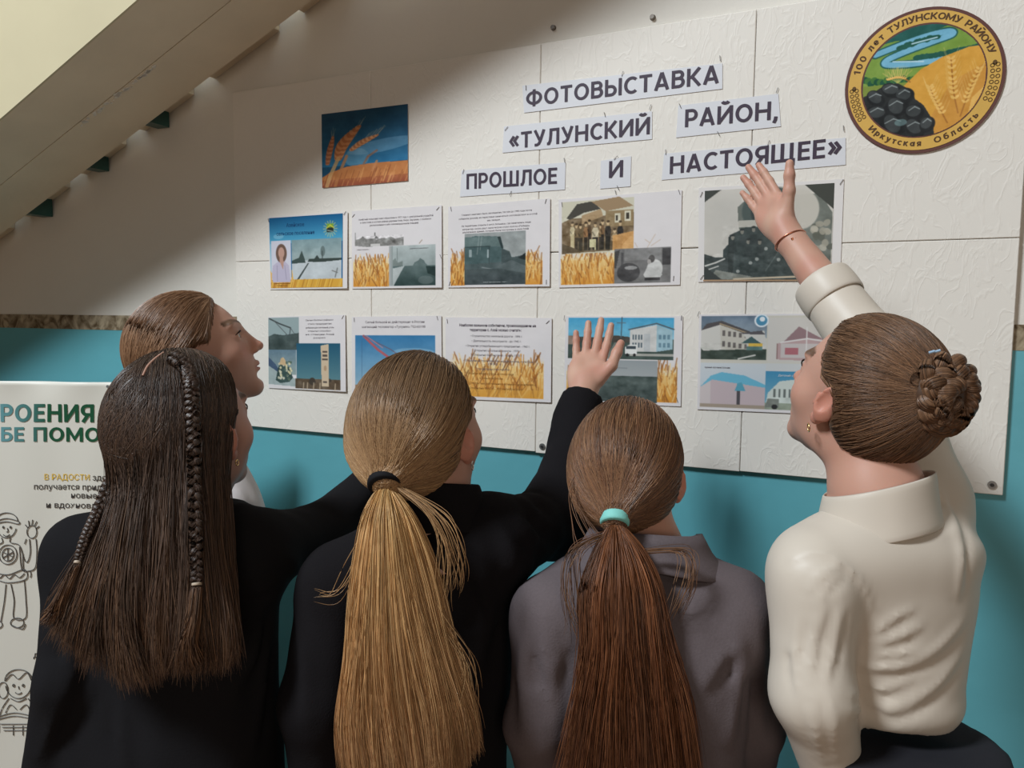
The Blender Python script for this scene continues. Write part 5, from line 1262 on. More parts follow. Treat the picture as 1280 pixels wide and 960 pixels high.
# ================================================================== girl with the auburn ponytail, grey jacket
def girl_grey():
    rr = np.random.default_rng(41)
    hc = at(787, 591, 1.12); H = Head(hc, head_R(math.radians(1), math.radians(6)), .97)
    yb = math.radians(15); Rb = rotz(yb); hip = at(802, 930, 1.10)
    P = empty('person', (hip[0], hip[1], 0)); tag(P, 'girl in grey jacket with auburn ponytail in a mint hair band, seen from behind', 'person', 'pupils looking at the display')
    nb = at(806, 690, 1.09)
    fA = Field(); H.add(fA); fA.cone(H.w(0, -.022, -.045), nb, .047, .050, .03); fA.cone(nb, nb-[0, 0, .08], .05, .07, .03)
    B = Field()
    rows = world_rows([(686, 748, 868, 1.09, .75), (704, 716, 900, 1.08, .58), (730, 678, 922, 1.07, .54), (780, 664, 938, 1.06, .56), (850, 672, 935, 1.06, .60), (930, 684, 926, 1.07, .64), (1000, 680, 932, 1.08, .66), (1090, 664, 944, 1.08, .68)], Rb)
    SL, SR = at(692, 768, 1.05), at(916, 764, 1.065)
    EL, ER_ = at(672, 905, 1.05), at(936, 905, 1.08); WL, WR = at(690, 1040, 1.16), at(922, 1040, 1.20)
    B.loft([(z, x, y, a-.016, b-.016) for z, x, y, a, b in rows], Rb, 0); B.chain((SL, EL, WL), (.035, .03, .024), .03); B.chain((SR, ER_, WR), (.035, .03, .024), .03)
    g = Field(); g.loft(rows, Rb)
    g.cone(nb-[0, 0, .060], SL, .050, .050, .05); g.cone(nb-[0, 0, .060], SR, .050, .050, .05)
    g.chain((SL, EL, WL), (.052, .045, .038), .018); g.chain((SR, ER_, WR), (.052, .045, .038), .018)
    for pts in [((690, 790), (684, 830), (700, 900)), ((708, 800), (694, 830), (690, 850)), ((918, 800), (926, 850), (914, 930)), ((655, 800), (650, 860), (655, 920)), ((945, 800), (952, 860), (948, 930)), ((880, 860), (900, 830), (918, 810))]:
        garment_folds(g, pts, .007, .018)
    cloth('jacket', g, .0075, grey_wool, P, amp=.0022, sc=6, seed=11)
    lapel_collar(P, nb+[0, 0, .022], Rb, grey_wool, .064, .046, .072, .016)
    hands = []
    for E_, W_, sd in ((EL, WL, 1), (ER_, WR, -1)):
        d = W_-E_; hf = Field(); hand(hf, W_+nrm(d)*.015, d, Rb[:, 0]*sd, sd*1, .95, (.2, .35, .35, .4, .4)); hf.cone(W_-nrm(d)*.04, W_+nrm(d)*.02, .024, .022, .01); hands.append((hf, 0))
    lower_body(P, hip, yb, dark_cloth, shoe_m, B, 1.0, .14)
    finish_body(P, H, fA, B, hands, (194, 146, 124), nb[2], (110, 82, 62)); H.eyes(P)
    tie = at(768, 648, 1.012)
    cols = [(104, 72, 50), (132, 94, 64), (86, 60, 44), (118, 80, 56), (146, 108, 78)]
    slick_hair(P, H, tie, cols, rr, 7000, rad=.0005, cut=((0, .062, .088), (0, -.038, -.058)))
    ax = at(767, 672, .995)-tie
    band('hair_tie', tie+nrm(ax)*.001-FWD*.004, ax, .0185, .0145, mat('mint_hair_band', S(132, 206, 196), .6, .3, bump=(500, 2, .3, .001)), P)
    G = lambda pts: np.array([at(*p) for p in pts])
    gd = [G([(762, 659, 1.004), (745, 690, .995), (728, 740, .98), (728, 810, .97), (722, 880, .97), (706, 975, .98)]),
          G([(765, 659, 0.999), (755, 690, .985), (746, 740, .965), (748, 810, .955), (742, 880, .955), (730, 990, .96)]),
          G([(768, 659, 0.997), (766, 690, .98), (766, 740, .96), (768, 810, .95), (766, 880, .95), (764, 992, .95)]),
          G([(771, 659, 0.997), (780, 690, .98), (788, 740, .96), (792, 810, .95), (796, 880, .95), (802, 990, .95)]),
          G([(774, 659, 0.999), (793, 690, .985), (808, 735, .965), (816, 800, .955), (826, 880, .955), (836, 985, .96)]),
          G([(776, 659, 1.004), (802, 690, .995), (820, 735, .98), (832, 800, .97), (850, 870, .97), (862, 970, .98)])]
    core = [([g_[k] for k in range(6)], [.002, .007, .013, .015, .015, .010]) for g_ in gd[1:5]]
    pony('ponytail', P, gd, 8500, [(112, 66, 36), (134, 82, 46), (96, 58, 34)], [(122, 74, 46), (100, 62, 42), (142, 92, 60), (84, 52, 38)], rr, deep=.012, jit=.0042, core=core, rad=.00052)
    wg = [G([(735, 560, 1.06), (712, 610, 1.05), (722, 650, 1.03), (745, 690, 1.0)]), G([(800, 690, .99), (850, 690, .985), (853, 730, .97), (838, 770, .97)]), G([(752, 668, 1.0), (715, 690, .985), (708, 740, .975), (720, 800, .97)])]
    pr = []
    for k, gg in enumerate(wg):
        st = guided([gg, gg+np.array([.006, 0, .002])], (10, 20, 26)[k], rr, .0045, 20, .006); pr.append(strand_mesh(st, np.full(len(st), .00045), hair_tints(len(st), cols, rr)))
    V, Q, c_ = join(pr); link('loose_strands', np_mesh('loose_strands', V, Q, c_), hair_m, P, True)
    return P
girl_grey()

# ================================================================== girl in the ivory blouse with the braided bun, pointing up
def girl_white():
    rr = np.random.default_rng(51)
    hc = at(1076, 495, 1.02); yh = math.radians(53); H = Head(hc, head_R(yh, math.radians(21)), .97)
    yb = math.radians(35); Rb = rotz(yb); hip = at(1134, 930, .985)
    P = empty('person', (hip[0], hip[1], 0)); tag(P, 'girl in ivory satin blouse with braided bun, raising an open hand to the locomotive photo', 'person', 'pupils looking at the display')
    nb = at(1097, 620, 1.0)
    fA = Field(); H.add(fA); fA.cone(H.w(0, -.022, -.045), nb, .050, .054, .03); fA.cone(nb, nb-[0, 0, .08], .054, .08, .03)
    B = Field()
    rows = world_rows([(626, 1060, 1140, 1.0, .85), (646, 1026, 1192, 1.0, .62), (668, 1004, 1220, 1.0, .58), (730, 1000, 1220, 1.0, .60), (800, 1028, 1211, 1.0, .66), (850, 1046, 1205, 1.0, .68), (885, 1054, 1199, 1.0, .70), (896, 1062, 1190, 1.0, .7)], Rb)
    SL, SR = at(1016, 716, .97), at(1152, 624, 1.07)
    EL, WL = at(1016, 868, .95), at(1046, 985, 1.0); ER_, WR = at(1098, 450, 1.22), at(985, 297, 1.36)
    B.loft([(z, x, y, a-.016, b-.016) for z, x, y, a, b in rows], Rb, 0); B.chain((SL, EL, WL), (.038, .032, .026), .03); B.chain((SR, ER_), (.04, .034), .03)
    g = Field(); g.loft(rows, Rb, p=2.2)
    g.cone(nb-[0, 0, .082], SL, .046, .056, .04); g.cone(nb-[0, 0, .076], SR, .046, .054, .04)
    CU = WR+(ER_-WR)*.42                                              # where the cuff sits on the forearm
    g.chain((SR, ER_, CU), (.060, .054, .046), .04)
    g.ell(SL+[0, 0, -.035]-FWD*.01, (.050, .055, .070), Rb, .02)                       # puffed sleeve head
    g.chain((SL, EL), (.052, .050), .012); g.chain((EL, WL), (.050, .036), .02)
    g.half(CU, nrm(WR-ER_), .004)
    folds = [(.006, ((1096, 792), (1118, 775), (1142, 762))), (.0065, ((1094, 806), (1125, 797), (1152, 784))), (.006, ((1092, 819), (1125, 818), (1150, 813))), (.009, ((1080, 834), (1120, 834), (1170, 814), (1206, 778))), (.009, ((1066, 890), (1110, 888), (1160, 866), (1203, 820))), (.006, ((1064, 870), (1100, 864), (1140, 848))),
             (.006, ((1013, 738), (1030, 718), (1050, 706))), (.0055, ((1020, 758), (1034, 732), (1056, 714))),
             (.008, ((1192, 640), (1203, 690), (1199, 745))), (.007, ((1172, 612), (1188, 640), (1194, 672))), (.0065, ((1000, 776), (993, 826), (1000, 870))), (.0065, ((1034, 748), (1018, 800), (1012, 850))), (.006, ((1052, 765), (1046, 805), (1034, 850))), (.006, ((1008, 884), (1020, 920), (1030, 955))), (.006, ((1036, 874), (1042, 910), (1046, 950)))]
    folds.append((.005, ((988, 700), (1019, 690), (1045, 699), (1067, 716), (1084, 738), (1092, 764))))                    # armhole seam
    for r_, pts in folds: garment_folds(g, pts, r_*.62)
    cloth('blouse', g, .0052, white_satin, P, amp=.0018, sc=5, seed=21, aniso=(1, 1, .6))
    collar_ring(P, nb, Rb, white_satin, .062, .075, -.052, .018, .014, .0035, tilt=.016)
    # rolled cuff
    cd = nrm(WR-ER_)
    a_ = nrm(np.cross(cd, [0, 0, 1])); b_ = np.cross(cd, a_)
    sheet_ring('cuff', lambda u, v: CU+cd*(-.042+.050*v)+(.0500-.001*v+.0016*math.sin(v*math.pi)+.0012*math.sin(u*12.6))*(math.cos(u*2*math.pi)*a_+math.sin(u*2*math.pi)*b_), 40, 6, white_satin, P, .004)
    hf = Field(); hd = at(935, 214, 1.45)-WR
    hand(hf, WR+nrm(hd)*.02, hd, -FWD*.72-RIGHT*.70-UP*.2, 1, .94, (-.1, .08, .10, .12, .14), .02, .80)
    hf.cone(ER_+(WR-ER_)*.25, WR+nrm(hd)*.025, .039, .0235, .015)
    hl = Field(); dl = WL-EL; hand(hl, WL+nrm(dl)*.01, dl, Rb[:, 0], 1, .95, (.2, .3, .3, .35, .4)); hl.cone(WL-nrm(dl)*.04, WL+nrm(dl)*.02, .026, .022, .01)
    lower_body(P, hip, yb, dark_cloth, shoe_m, B, 1.06, .142)
    finish_body(P, H, fA, B, [(hf, 0), (hl, 0)], (196, 148, 128), nb[2], (96, 70, 52)); H.eyes(P)
    # bracelet round the raised wrist
    bw = WR+(ER_-WR)*.03
    ring('bracelet', bw, cd+.18*UP, .0285, .0013, mat('rose_gold_bracelet', S(206, 132, 104), .25, .5, metal=.85), P, 40)
    bp = at(982, 306, 1.30)
    for du in (0, .006): MB().tube([bw-FWD*.0285+RIGHT*(-.008+du), bw-FWD*.0285+RIGHT*(-.0065+du)-UP*.004], .0022, 8).build('bracelet_bead', mat('bracelet_bead_gold', S(190, 120, 84), .25, .5, metal=.8), P)
    earring(P, H.w(-.080, .002, -.046), gold_m, .0055)
    # hair drawn back into the bun
    cols = [(100, 72, 52), (124, 90, 64), (84, 62, 46), (140, 104, 76), (112, 80, 58)]
    bc = H.w(0, -.100, .050)
    slick_hair(P, H, H.w(0, -.092, .048), cols, rr, 7000, rad=.0005, cut=((0, .062, .088), (0, -.034, -.064)), grow=1.0, tail=False)
    R = H.R; bax = nrm(R@np.array([0, -1, .25])); bx = nrm(np.cross(bax, [0, 0, 1])); by = np.cross(bx, bax)
    coil = [bc+bax*(.004+.014*math.sin(u*math.pi*.5))+(.0385*(1-.62*u))*(math.cos(t)*bx+math.sin(t)*by) for u, t in zip(np.linspace(0, 1, 26), np.linspace(.4, .4+2*math.pi*1.9, 26))]
    items = braid(coil, .0115, 9, 260, .6)
    V1, Q1, _ = lock_tubes(items, 8)
    f = Field(); f.ell(bc, (.044, .030, .044), np.stack([bx, bax, by], 1), 0); V0, Q0 = f.mesh(.005)
    bs = strands_along(items, 130, rr, .0006, cols)
    mean = np.array(S(92, 66, 48))
    V, Q, c = join([(V0, Q0, np.tile(mean*.7, (len(V0), 1))), (V1, Q1, np.tile(mean, (len(V1), 1))), bs])
    link('braided_bun', np_mesh('braided_bun', V, Q, c), hair_m, P, True)
    pin = mat('pale_blue_hairpin', S(176, 206, 232), .25, .6, metal=.3)
    for (x, y) in ((1161, 441), (1168, 440)):
        p = at(x, y, .897); MB().tube([p, p+RIGHT*.006+UP*.002-FWD*.002], .0016, 8).build('hairpin', pin, P)
    return P
girl_white()
# ================================================================== girl at the left with long loose brown hair and thin plaits
def girl_brown():
    rr = np.random.default_rng(61)
    hc = at(236, 538, 1.10); yh = math.radians(3); H = Head(hc, head_R(yh, math.radians(10)), 1.0)
    yb = math.radians(24); Rb = rotz(yb); hip = at(215, 930, 1.14)
    P = empty('person', (hip[0], hip[1], 0)); tag(P, 'girl with long loose brown hair and a thin plait, in black jacket, arm stretched forward', 'person', 'pupils looking at the display')
    nb = at(232, 636, 1.13)
    fA = Field(); H.add(fA); fA.cone(H.w(0, -.022, -.045), nb, .049, .053, .03); fA.cone(nb, nb-[0, 0, .08], .054, .08, .03)
    B = Field()
    rows = world_rows([(632, 165, 300, 1.14, .7), (652, 118, 326, 1.14, .54), (690, 90, 338, 1.13, .50), (760, 88, 346, 1.13, .54), (850, 92, 348, 1.13, .60), (930, 80, 352, 1.13, .64), (1000, 70, 353, 1.14, .66), (1090, 64, 352, 1.14, .68)], Rb)
    SL, SR = at(106, 690, 1.12), at(314, 690, 1.13)
    EL, WL = at(92, 850, 1.08), at(62, 985, 1.12); ER_, WR = at(398, 668, 1.28), at(486, 584, 1.42)
    B.loft([(z, x, y, a-.016, b-.016) for z, x, y, a, b in rows], Rb, 0); B.chain((SL, EL, WL), (.036, .03, .024), .03); B.chain((SR, ER_, WR), (.036, .03, .024), .03)
    g = Field(); g.loft(rows, Rb)
    g.cone(nb-[0, 0, .050], SL, .050, .050, .05); g.cone(nb-[0, 0, .050], SR, .050, .052, .05)
    g.chain((SL, EL, WL), (.052, .048, .042), .018); g.chain((SR, ER_, WR), (.056, .048, .036), .03)
    for pts in [((280, 720), (310, 722), (340, 716)), ((284, 734), (312, 738), (344, 730)), ((330, 760), (320, 820), (290, 870)), ((338, 800), (330, 870), (316, 940)), ((84, 760), (90, 820), (80, 880)), ((150, 880), (152, 920), (158, 955)), ((100, 830), (70, 900), (50, 950)), ((345, 690), (362, 700), (372, 718))]:
        garment_folds(g, pts, .0065, .014, .5)
    cloth('jacket', g, .0075, black_wool, P, amp=.0024, sc=6, seed=31)
    collar_ring(P, nb, Rb, black_wool, .064, .080, -.030, .012, .010, .006)
    hands = []
    for E_, W_, sd, pn in ((EL, WL, 1, Rb[:, 0]), (ER_, WR, 1, -UP)):
        d = W_-E_; hf = Field(); hand(hf, W_+nrm(d)*.015, d, pn, sd if sd*1 else 1, .95, (.2, .25, .25, .3, .3)); hf.cone(W_-nrm(d)*.04, W_+nrm(d)*.02, .024, .022, .01); hands.append((hf, 0))
    lower_body(P, hip, yb, dark_cloth, shoe_m, B, 1.0, .145)
    finish_body(P, H, fA, B, hands, (188, 140, 122), nb[2], (84, 62, 50)); H.eyes(P)
    earring(P, H.w(.080, .002, -.044), gold_m, .004)
    # hair: from the scalp over the shell, then hanging down the back
    cols = [(64, 50, 43), (80, 62, 52), (52, 42, 37), (94, 74, 60)]; tips = [(102, 76, 57), (86, 63, 50), (120, 88, 64), (70, 54, 45)]
    cut = ((0, .058, .090), (0, -.026, -.07))
    sh = scalp_shell(H, None, 1.02, cut)
    G = lambda pts: np.array([at(*p) for p in pts])
    gd = [G([(166, 540, 1.09), (146, 610, 1.055), (118, 680, 1.01), (92, 735, .99), (66, 778, .985)]),
          G([(166, 540, 1.06), (152, 610, 1.03), (132, 690, .99), (112, 760, .975), (100, 826, .975)]),
          G([(174, 540, 1.035), (166, 620, 1.005), (158, 700, .975), (154, 780, .965), (164, 850, .965)]),
          G([(194, 540, 1.015), (188, 620, .995), (182, 700, .97), (178, 780, .96), (186, 852, .96)]),
          G([(218, 540, 1.005), (214, 620, .99), (210, 700, .97), (206, 780, .96), (206, 842, .962)]),
          G([(240, 540, 1.01), (242, 620, .995), (242, 700, .975), (240, 780, .965), (240, 834, .968)]),
          G([(260, 545, 1.03), (266, 620, 1.015), (268, 700, .99), (272, 770, .975), (280, 830, .975)]),
          G([(279, 545, 1.065), (285, 620, 1.05), (286, 700, 1.02), (286, 770, .985), (294, 826, .98)])]
    N = 9500
    hang = guided(gd, N, rr, .0048, 24, .012, across=(acr := rr.random(N)), end_var=.2)
    V, Q = sh.mesh(.0045)
    q = (V-H.c)@H.R
    # roots: each strand starts on the scalp above where it falls
    back = V[(q[:, 2] > -.01)]
    sx = (back-CAM)@RIGHT/((back-CAM)@FWD); order = np.argsort(sx); sx = sx[order]; back = back[order]
    rank = np.clip(((acr*.90+.05+rr.normal(size=N)*.05).clip(0, .999)*len(back)).astype(int), 0, len(back)-1)
    roots = back[rank]
    def project(p, lift):
        e = .003; gx = np.stack([sh.eval(p+v)-sh.eval(p-v) for v in np.eye(3)*e], -1); gx /= np.linalg.norm(gx, axis=1, keepdims=True)+1e-9
        d = sh.eval(p); return p-gx*np.minimum(d-lift, 0)[:, None]
    lift = rr.random(N)*.003+.0004
    nh = hang.shape[1]
    def hang_at(tau):                                             # points along the hanging part, one tau per strand
        x = tau*(nh-1); i_ = np.clip(x.astype(int), 0, nh-2); f_ = (x-i_)[:, None]; ar = np.arange(N)
        return hang[ar, i_]*(1-f_)+hang[ar, i_+1]*f_
    t0 = .02+.30*rr.random(N)                                     # where each lock leaves the head differs
    over = [project(roots*(1-t)+hang_at(t0)*t, lift) for t in np.linspace(0, 1, 11)[:-1]]
    hang2 = [hang_at(t0+(1-t0)*t) for t in np.linspace(0, 1, 24)]
    hang2 = [project(h_, lift) if i < 6 else h_ for i, h_ in enumerate(hang2)]
    path = np.concatenate([np.stack(over, 1), np.stack(hang2, 1)], 1)
    for _ in range(6): path[:, 1:-1] = (path[:, :-2]+2*path[:, 1:-1]+path[:, 2:])/4
    for i in range(1, 14): path[:, i] = project(path[:, i], lift)
    cn = (1+.22*rr.normal(size=(400, 1))).clip(.5, 1.6)[guided.cl % 400]; a, b = hair_tints(N, cols, rr, .09)*cn, hair_tints(N, tips, rr, .07)*cn; t = (np.linspace(0, 1, path.shape[1])[None, :, None])**1.6
    parts = [(V, Q, np.tile(np.array(S(56, 40, 34)), (len(V), 1))), strand_mesh(path, rr.uniform(.6, 1.3, N)*.00055, a[:, None]*(1-t)+b[:, None]*t)]
    f = Field()
    for gg in gd[1:6]:
        rd = np.interp(np.linspace(0, 1, 12), [0, .3, .8, 1], [.012, .016, .014, .004]); pts = catmull(gg[:5], 14)[:12]
        f.chain(pts+FWD*(rd[:, None]+.006), rd, .008)
    V2, Q2 = f.mesh(.006); parts.append((V2, Q2, np.tile(np.array(S(60, 42, 35)), (len(V2), 1))))
    # the pale parting on the crown
    pp = [sh.march(x, y) for x, y in ((180, 470), (186, 458), (196, 448), (206, 441), (216, 436))]
    pp = [p-FWD*.0035 for p in pp if p is not None]
    if len(pp) > 2:
        pt = catmull(pp, 16); V3, Q3 = tube_arrays(pt[None], np.full((1, 16), .0017), 6); parts.append((V3, Q3, np.tile(np.array(S(176, 134, 116)), (len(V3), 1))))
    V, Q, c = join(parts); link('hair', np_mesh('hair', V, Q, c), hair_m, P, True)
    # plaits
    white_el = mat('clear_hair_elastic', S(190, 172, 152), .4, .3)
    for path_, r_, nt, tail in (([(216, 446, .995), (232, 458, .99), (239, 480, .985), (241, 530, .985), (243, 600, .975), (245, 670, .957), (246, 726, .948)], .0064, 13, [(246, 734, .946), (243, 770, .944), (236, 800, .945), (238, 832, .95)]),
                                ([(138, 600, 1.03), (122, 640, 1.0), (108, 670, .985), (98, 700, .975)], .0048, 6, [(96, 706, .972), (86, 735, .97), (74, 762, .972), (66, 776, .975)])):
        items = braid(G(path_), r_, nt, 150, .6, .72)
        V1, Q1, _ = lock_tubes(items, 8); bs = strands_along(items, 60, rr, .0006, cols)
        gt = G(tail); st = guided([gt-RIGHT*r_*.9, gt, gt+RIGHT*r_*.9], 260, rr, .0025, 18, .008)
        ts = strand_mesh(st, np.full(260, .0007), hair_tints(260, tips, rr))
        V, Q, c = join([(V1, Q1, np.tile(np.array(S(62, 44, 36)), (len(V1), 1))), bs, ts])
        pl = link('plait', np_mesh('plait', V, Q, c), hair_m, P, True)
        e0 = G(path_)[-1]; band('plait_elastic', (e0+gt[0])/2, gt[0]-e0, r_*.9, .0035, white_el, pl)
    return P
girl_brown()

# ================================================================== girl behind at the left, in profile, white shirt
def girl_profile():
    rr = np.random.default_rng(71)
    hc = at(247, 443, 1.40); H = Head(hc, head_R(math.radians(-43), math.radians(19)), 1.0)
    yb = math.radians(-25); Rb = rotz(yb); hip = at(250, 800, 1.50)
    P = empty('person', (hip[0], hip[1], 0)); tag(P, 'girl in profile with smooth fair brown hair and white shirt, standing furthest back', 'person', 'pupils looking at the display')
    nb = at(252, 572, 1.45)
    fA = Field(); H.add(fA); fA.cone(H.w(0, -.022, -.045), nb, .049, .053, .03); fA.cone(nb, nb-[0, 0, .08], .054, .08, .03)
    B = Field()
    rows = world_rows([(578, 200, 300, 1.46, .8), (600, 178, 322, 1.47, .66), (640, 162, 338, 1.48, .66), (720, 160, 342, 1.49, .68), (800, 164, 338, 1.49, .7), (900, 160, 342, 1.50, .7)], Rb)
    g0 = lambda s_, z_: np.array([hip[0], hip[1], 0])+Rb@np.array([s_, 0, 0])+np.array([0, 0, z_])
    SL, SR = g0(-.145, 1.235), g0(.145, 1.235); EL, ER_ = g0(-.18, .99), g0(.18, .99); WL, WR = g0(-.17, .78)+Rb@np.array([0, .05, 0]), g0(.17, .78)+Rb@np.array([0, .05, 0])
    B.loft([(z, x, y, a-.016, b-.016) for z, x, y, a, b in rows], Rb, 0); B.chain((SL, EL, WL), (.036, .03, .024), .03); B.chain((SR, ER_, WR), (.036, .03, .024), .03)
    g = Field(); g.loft(rows, Rb); g.cone(nb-[0, 0, .05], SL, .048, .050, .05); g.cone(nb-[0, 0, .05], SR, .048, .050, .05)
    g.chain((SL, EL, WL), (.050, .044, .036), .018); g.chain((SR, ER_, WR), (.050, .044, .036), .018)
    cloth('shirt', g, .0085, pale_shirt, P, amp=.003, sc=7, seed=41)
    collar_ring(P, nb, Rb, pale_shirt, .062, .078, -.030, .024, .012, .004)
    hands = []
    for E_, W_, sd in ((EL, WL, 1), (ER_, WR, -1)):
        d = W_-E_; hf = Field(); hand(hf, W_+nrm(d)*.015, d, Rb[:, 0]*sd, sd, .95, (.2, .3, .3, .35, .35)); hf.cone(W_-nrm(d)*.04, W_+nrm(d)*.02, .024, .022, .01); hands.append((hf, 0))
    lower_body(P, hip, yb, dark_cloth, shoe_m, B, .96, .145)
    finish_body(P, H, fA, B, hands, (198, 152, 132), nb[2], (92, 68, 50)); H.eyes(P)
    cols = [(132, 98, 72), (156, 120, 90), (112, 82, 60), (142, 106, 78)]
    slick_hair(P, H, H.w(0, -.098, -.050), cols, rr, 6000, rad=.0005, cut=((0, .066, .090), (0, -.020, -.075)), grow=1.02, tail=False)
    tie = H.w(0, -.104, -.070)
    gd = [np.array([tie+RIGHT*k*.012, tie-[0, 0, .08]+RIGHT*k*.025-nrm([FWD[0], FWD[1], 0])*.03, tie-[0, 0, .20]+RIGHT*k*.03-nrm([FWD[0], FWD[1], 0])*.05]) for k in (-1, 0, 1)]
    pony('ponytail', P, gd, 900, cols, cols, rr, core=[([*gd[1]], [.006, .016, .008])])
    band('hair_tie', tie-[0, 0, .004], [0, 0, -1], .018, .014, bpy.data.materials['black_hair_elastic'], P)
    return P
girl_profile()
# ================================================================== standing vinyl banner at the far left
BD = 2.0
fh = nrm([FWD[0], FWD[1], 0]); bx_ = nrm(np.cross(fh, [0, 0, 1]))
def bp(px, py, dy=0.0):
    d = ray(px, py); p = CAM+d*(BD/(d@fh)); return surf((p-CAM)@bx_, p[2], dy)
def surf(x, z, dy=0.0):
    top = math.exp(-((ZT-z)/.06)) if z < ZT else 1
    w_ = .0045*math.sin(x*34+1.3*math.sin(z*9))*(.25+.75*top)+.004*math.sin(x*11+z*3.1)+.003*math.sin((x*1.2-z)*23)*top
    return CAM*[1, 1, 0]+fh*(BD+w_-dy)+bx_*x+np.array([0, 0, z])
ZT = CAM[2]+(ray(70, 477)[2])*(BD/(ray(70, 477)@fh))
X0 = (ray(-120, 480)@bx_)*BD/(ray(-120, 480)@fh); X1 = (ray(262, 480)@bx_)*BD/(ray(262, 480)@fh)
root_xy = CAM*[1, 1, 0]+fh*BD+bx_*(X0+X1)/2
bn = empty('banner_stand', root_xy)
tag(bn, 'white vinyl banner with green heading and line drawings of children, standing at left', 'banner')
vinyl = mat('white_banner_vinyl', S(224, 220, 208), 0.45, 0.4)
nx, nz = 70, 120
V = np.array([surf(x, z) for z in np.linspace(.07, ZT, nz) for x in np.linspace(X0, X1, nx)]); i = np.arange(nx*nz).reshape(nz, nx)
Q = np.stack([i[:-1, :-1], i[:-1, 1:], i[1:, 1:], i[1:, :-1]], -1).reshape(-1, 4)
o = link('vinyl_sheet', np_mesh('vinyl_sheet', V, Q), vinyl, bn, True); md = o.modifiers.new('thick', 'SOLIDIFY'); md.thickness = .001; md.offset = -1
alu = mat('brushed_aluminium', S(186, 186, 184), .35, .5, metal=.8)
Rw = np.stack([bx_, fh, [0, 0, 1]], 1)
MB().box(root_xy+[0, 0, ZT-.014]+fh*.024, (X1-X0+.01, .012, .022), Rw).build('top_rail', alu, bn, False, .002)
MB().box(root_xy+[0, 0, .04]+fh*.01, (X1-X0+.03, .10, .07), Rw).build('base_cassette', alu, bn, False, .008)
MB().tube([root_xy+[0, 0, .07]+fh*.03, root_xy+[0, 0, ZT-.01]+fh*.03], .009, 12).build('support_pole', alu, bn, True)
for g in (-1, 1): MB().box(root_xy+bx_*g*.25+[0, 0, .006]+fh*.01, (.03, .30, .012), Rw).build('foot', alu, bn, False, .003)
def btext(body, x0, x1, yb, cap_px, m, bold, name='lettering'):
    V, Fc = stroke_text(body, .18) if cap_px > 10 else text_arrays(body, .004); a, b = V[:, 0].min(), V[:, 0].max()
    P = [bp(x0+(x1-x0)*(v[0]-a)/(b-a), yb-v[1]/.729*cap_px, .0015+v[2]*.00006) for v in V]
    MB().add(P, Fc).build(name, m, bn)
# heading runs from teal to deep green, a printed gradient
hg = mat('green_gradient_print', S(34, 92, 66), .45, .4)
nt = hg.node_tree; tc = nt.nodes.new('ShaderNodeTexCoord'); sx = nt.nodes.new('ShaderNodeSeparateXYZ'); cr = nt.nodes.new('ShaderNodeValToRGB'); mr = nt.nodes.new('ShaderNodeMapRange')
xa, xb = bp(-90, 530)[0]-root_xy[0]*0, bp(120, 530)[0]
mr.inputs[1].default_value = xa; mr.inputs[2].default_value = xb
cr.color_ramp.elements[0].color = (*S(120, 176, 186), 1); cr.color_ramp.elements[1].color = (*S(28, 84, 56), 1); cr.color_ramp.elements[0].position = .3; cr.color_ramp.elements[1].position = .72
nt.links.new(tc.outputs['Object'], sx.inputs[0]); nt.links.new(sx.outputs[0], mr.inputs[0]); nt.links.new(mr.outputs[0], cr.inputs[0]); nt.links.new(cr.outputs[0], nt.nodes['Principled BSDF'].inputs['Base Color'])
btext('НАСТРОЕНИЯ', -84, 119, 527.5, 22.5, hg, .016)
btext('СЕБЕ ПОМОЧЬ', -34, 163, 552, 18, hg, .016)
dk = mat('dark_grey_print', S(62, 58, 56), .5); ye = mat('mustard_print', S(226, 186, 70), .5); rd = mat('red_print', S(206, 60, 56), .5)
btext('В РАДОСТИ', 55, 113, 600, 7.5, ye, .016); btext('здорово', 117, 160, 600, 7.5, dk, .01)
btext('получается придумывать', 42, 172, 612, 7.5, dk, .01); btext('новые идеи', 89, 152, 622.5, 7.5, dk, .01); btext('и вдохновлять', 57, 140, 635, 7.5, dk, .01)
btext('УДИВЛЕНИЕ', 52, 112, 808, 7.5, rd, .016); btext('для открытий', 42, 120, 822, 7.5, dk, .01)
line_m = mat('sketch_line_print', S(84, 80, 76), .5)
def drawing(name, strokes, wd=.0012):
    mb = MB()
    for st in strokes:
        P = catmull(st, max(8, len(st)*5)) if len(st) > 2 else np.array(st, float)
        P = np.array([bp(x, y, .0018) for x, y in P])
        mb.tube(P, wd, 4, caps=False)
    mb.build(name, line_m, bn)
circ = lambda cx, cy, rx, ry, a0=0, a1=2*math.pi, n=14: [(cx+rx*math.cos(a), cy+ry*math.sin(a)) for a in np.linspace(a0, a1, n)]
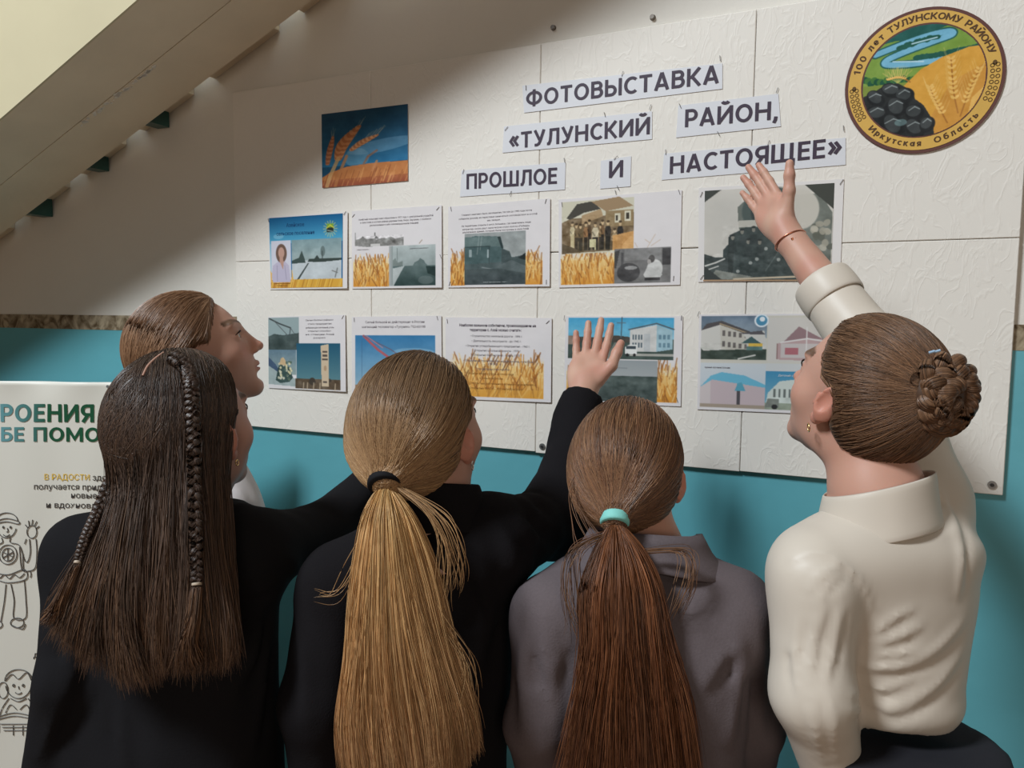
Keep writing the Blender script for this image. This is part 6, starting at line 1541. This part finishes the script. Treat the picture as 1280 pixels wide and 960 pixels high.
boy = [circ(8, 658, 12, 14, .2, 2.9), circ(8, 652, 14, 11, 3.2, 6.2), [(-7, 652), (8, 648), (23, 652), (22, 655), (8, 652), (-7, 655)], circ(4, 659, .8, 1.2), circ(13, 659, .8, 1.2), [(9, 660), (10, 664), (8, 665)], circ(8, 667, 4, 3, .3, 2.8),
       [(2, 672), (3, 678), (-8, 682)], [(13, 672), (13, 678), (24, 682), (30, 700), (34, 702), (37, 690), (36, 674)], [(30, 680), (32, 674)], [(28, 692), (29, 712), (34, 714), (43, 710), (45, 690), (44, 674)],
       circ(39, 665, 6, 8, 0, 6.28, 10), [(34, 660), (31, 656)], [(36, 658), (35, 651)], [(39, 657), (40, 650)], [(42, 658), (45, 652)], [(44, 661), (48, 658)],
       [(24, 684), (27, 712), (36, 714), (38, 718), (37, 722)], circ(10, 693, 11, 12), circ(10, 693, 7, 8), [(4, 690), (16, 696)], [(10, 685), (10, 701)], [(4, 697), (16, 690)],
       [(-10, 714), (10, 718), (30, 712), (32, 724), (10, 728), (-8, 722)], [(-6, 718), (0, 722), (6, 718), (12, 723), (18, 718), (24, 722), (30, 717)], [(-6, 726), (-2, 750), (-4, 776)], [(8, 730), (6, 752), (2, 776)], [(14, 730), (18, 750), (18, 772), (32, 772), (32, 750), (30, 726)], circ(22, 778, 8, 6), [(14, 780), (28, 786), (32, 780)], circ(-4, 780, 8, 5)]
drawing('boy_drawing', boy)
girl = [circ(24, 854, 16, 18, .1, 3.0), circ(24, 850, 17, 14, 3.1, 6.3), [(8, 850), (16, 842), (24, 848), (34, 840), (40, 850)], circ(5, 862, 6, 10), circ(44, 862, 5, 10), circ(18, 856, 1.2, 1.6), circ(30, 856, 1.2, 1.6), circ(24, 864, 4, 2.5, .2, 2.9), [(24, 857), (25, 861)],
        [(12, 872), (4, 884), (0, 896)], [(36, 872), (44, 884), (48, 894)], [(14, 872), (24, 876), (34, 872)], [(-4, 896), (20, 890), (48, 896)], [(-4, 899), (20, 894), (48, 899)], [(0, 902), (0, 914)], [(46, 902), (46, 914)], [(8, 890), (14, 880), (22, 886)], [(40, 890), (34, 880), (26, 886)],
        [(2, 904), (46, 904)], [(4, 908), (44, 908)], [(6, 912), (46, 912)], [(18, 906), (18, 918)], [(30, 906), (30, 918)]]
drawing('girl_drawing', girl)
for (x, y) in ((135, 483),): MB().tube([bp(x, y, .0012), bp(x, y, .004)], .004, 10).build('eyelet', alu, bn)
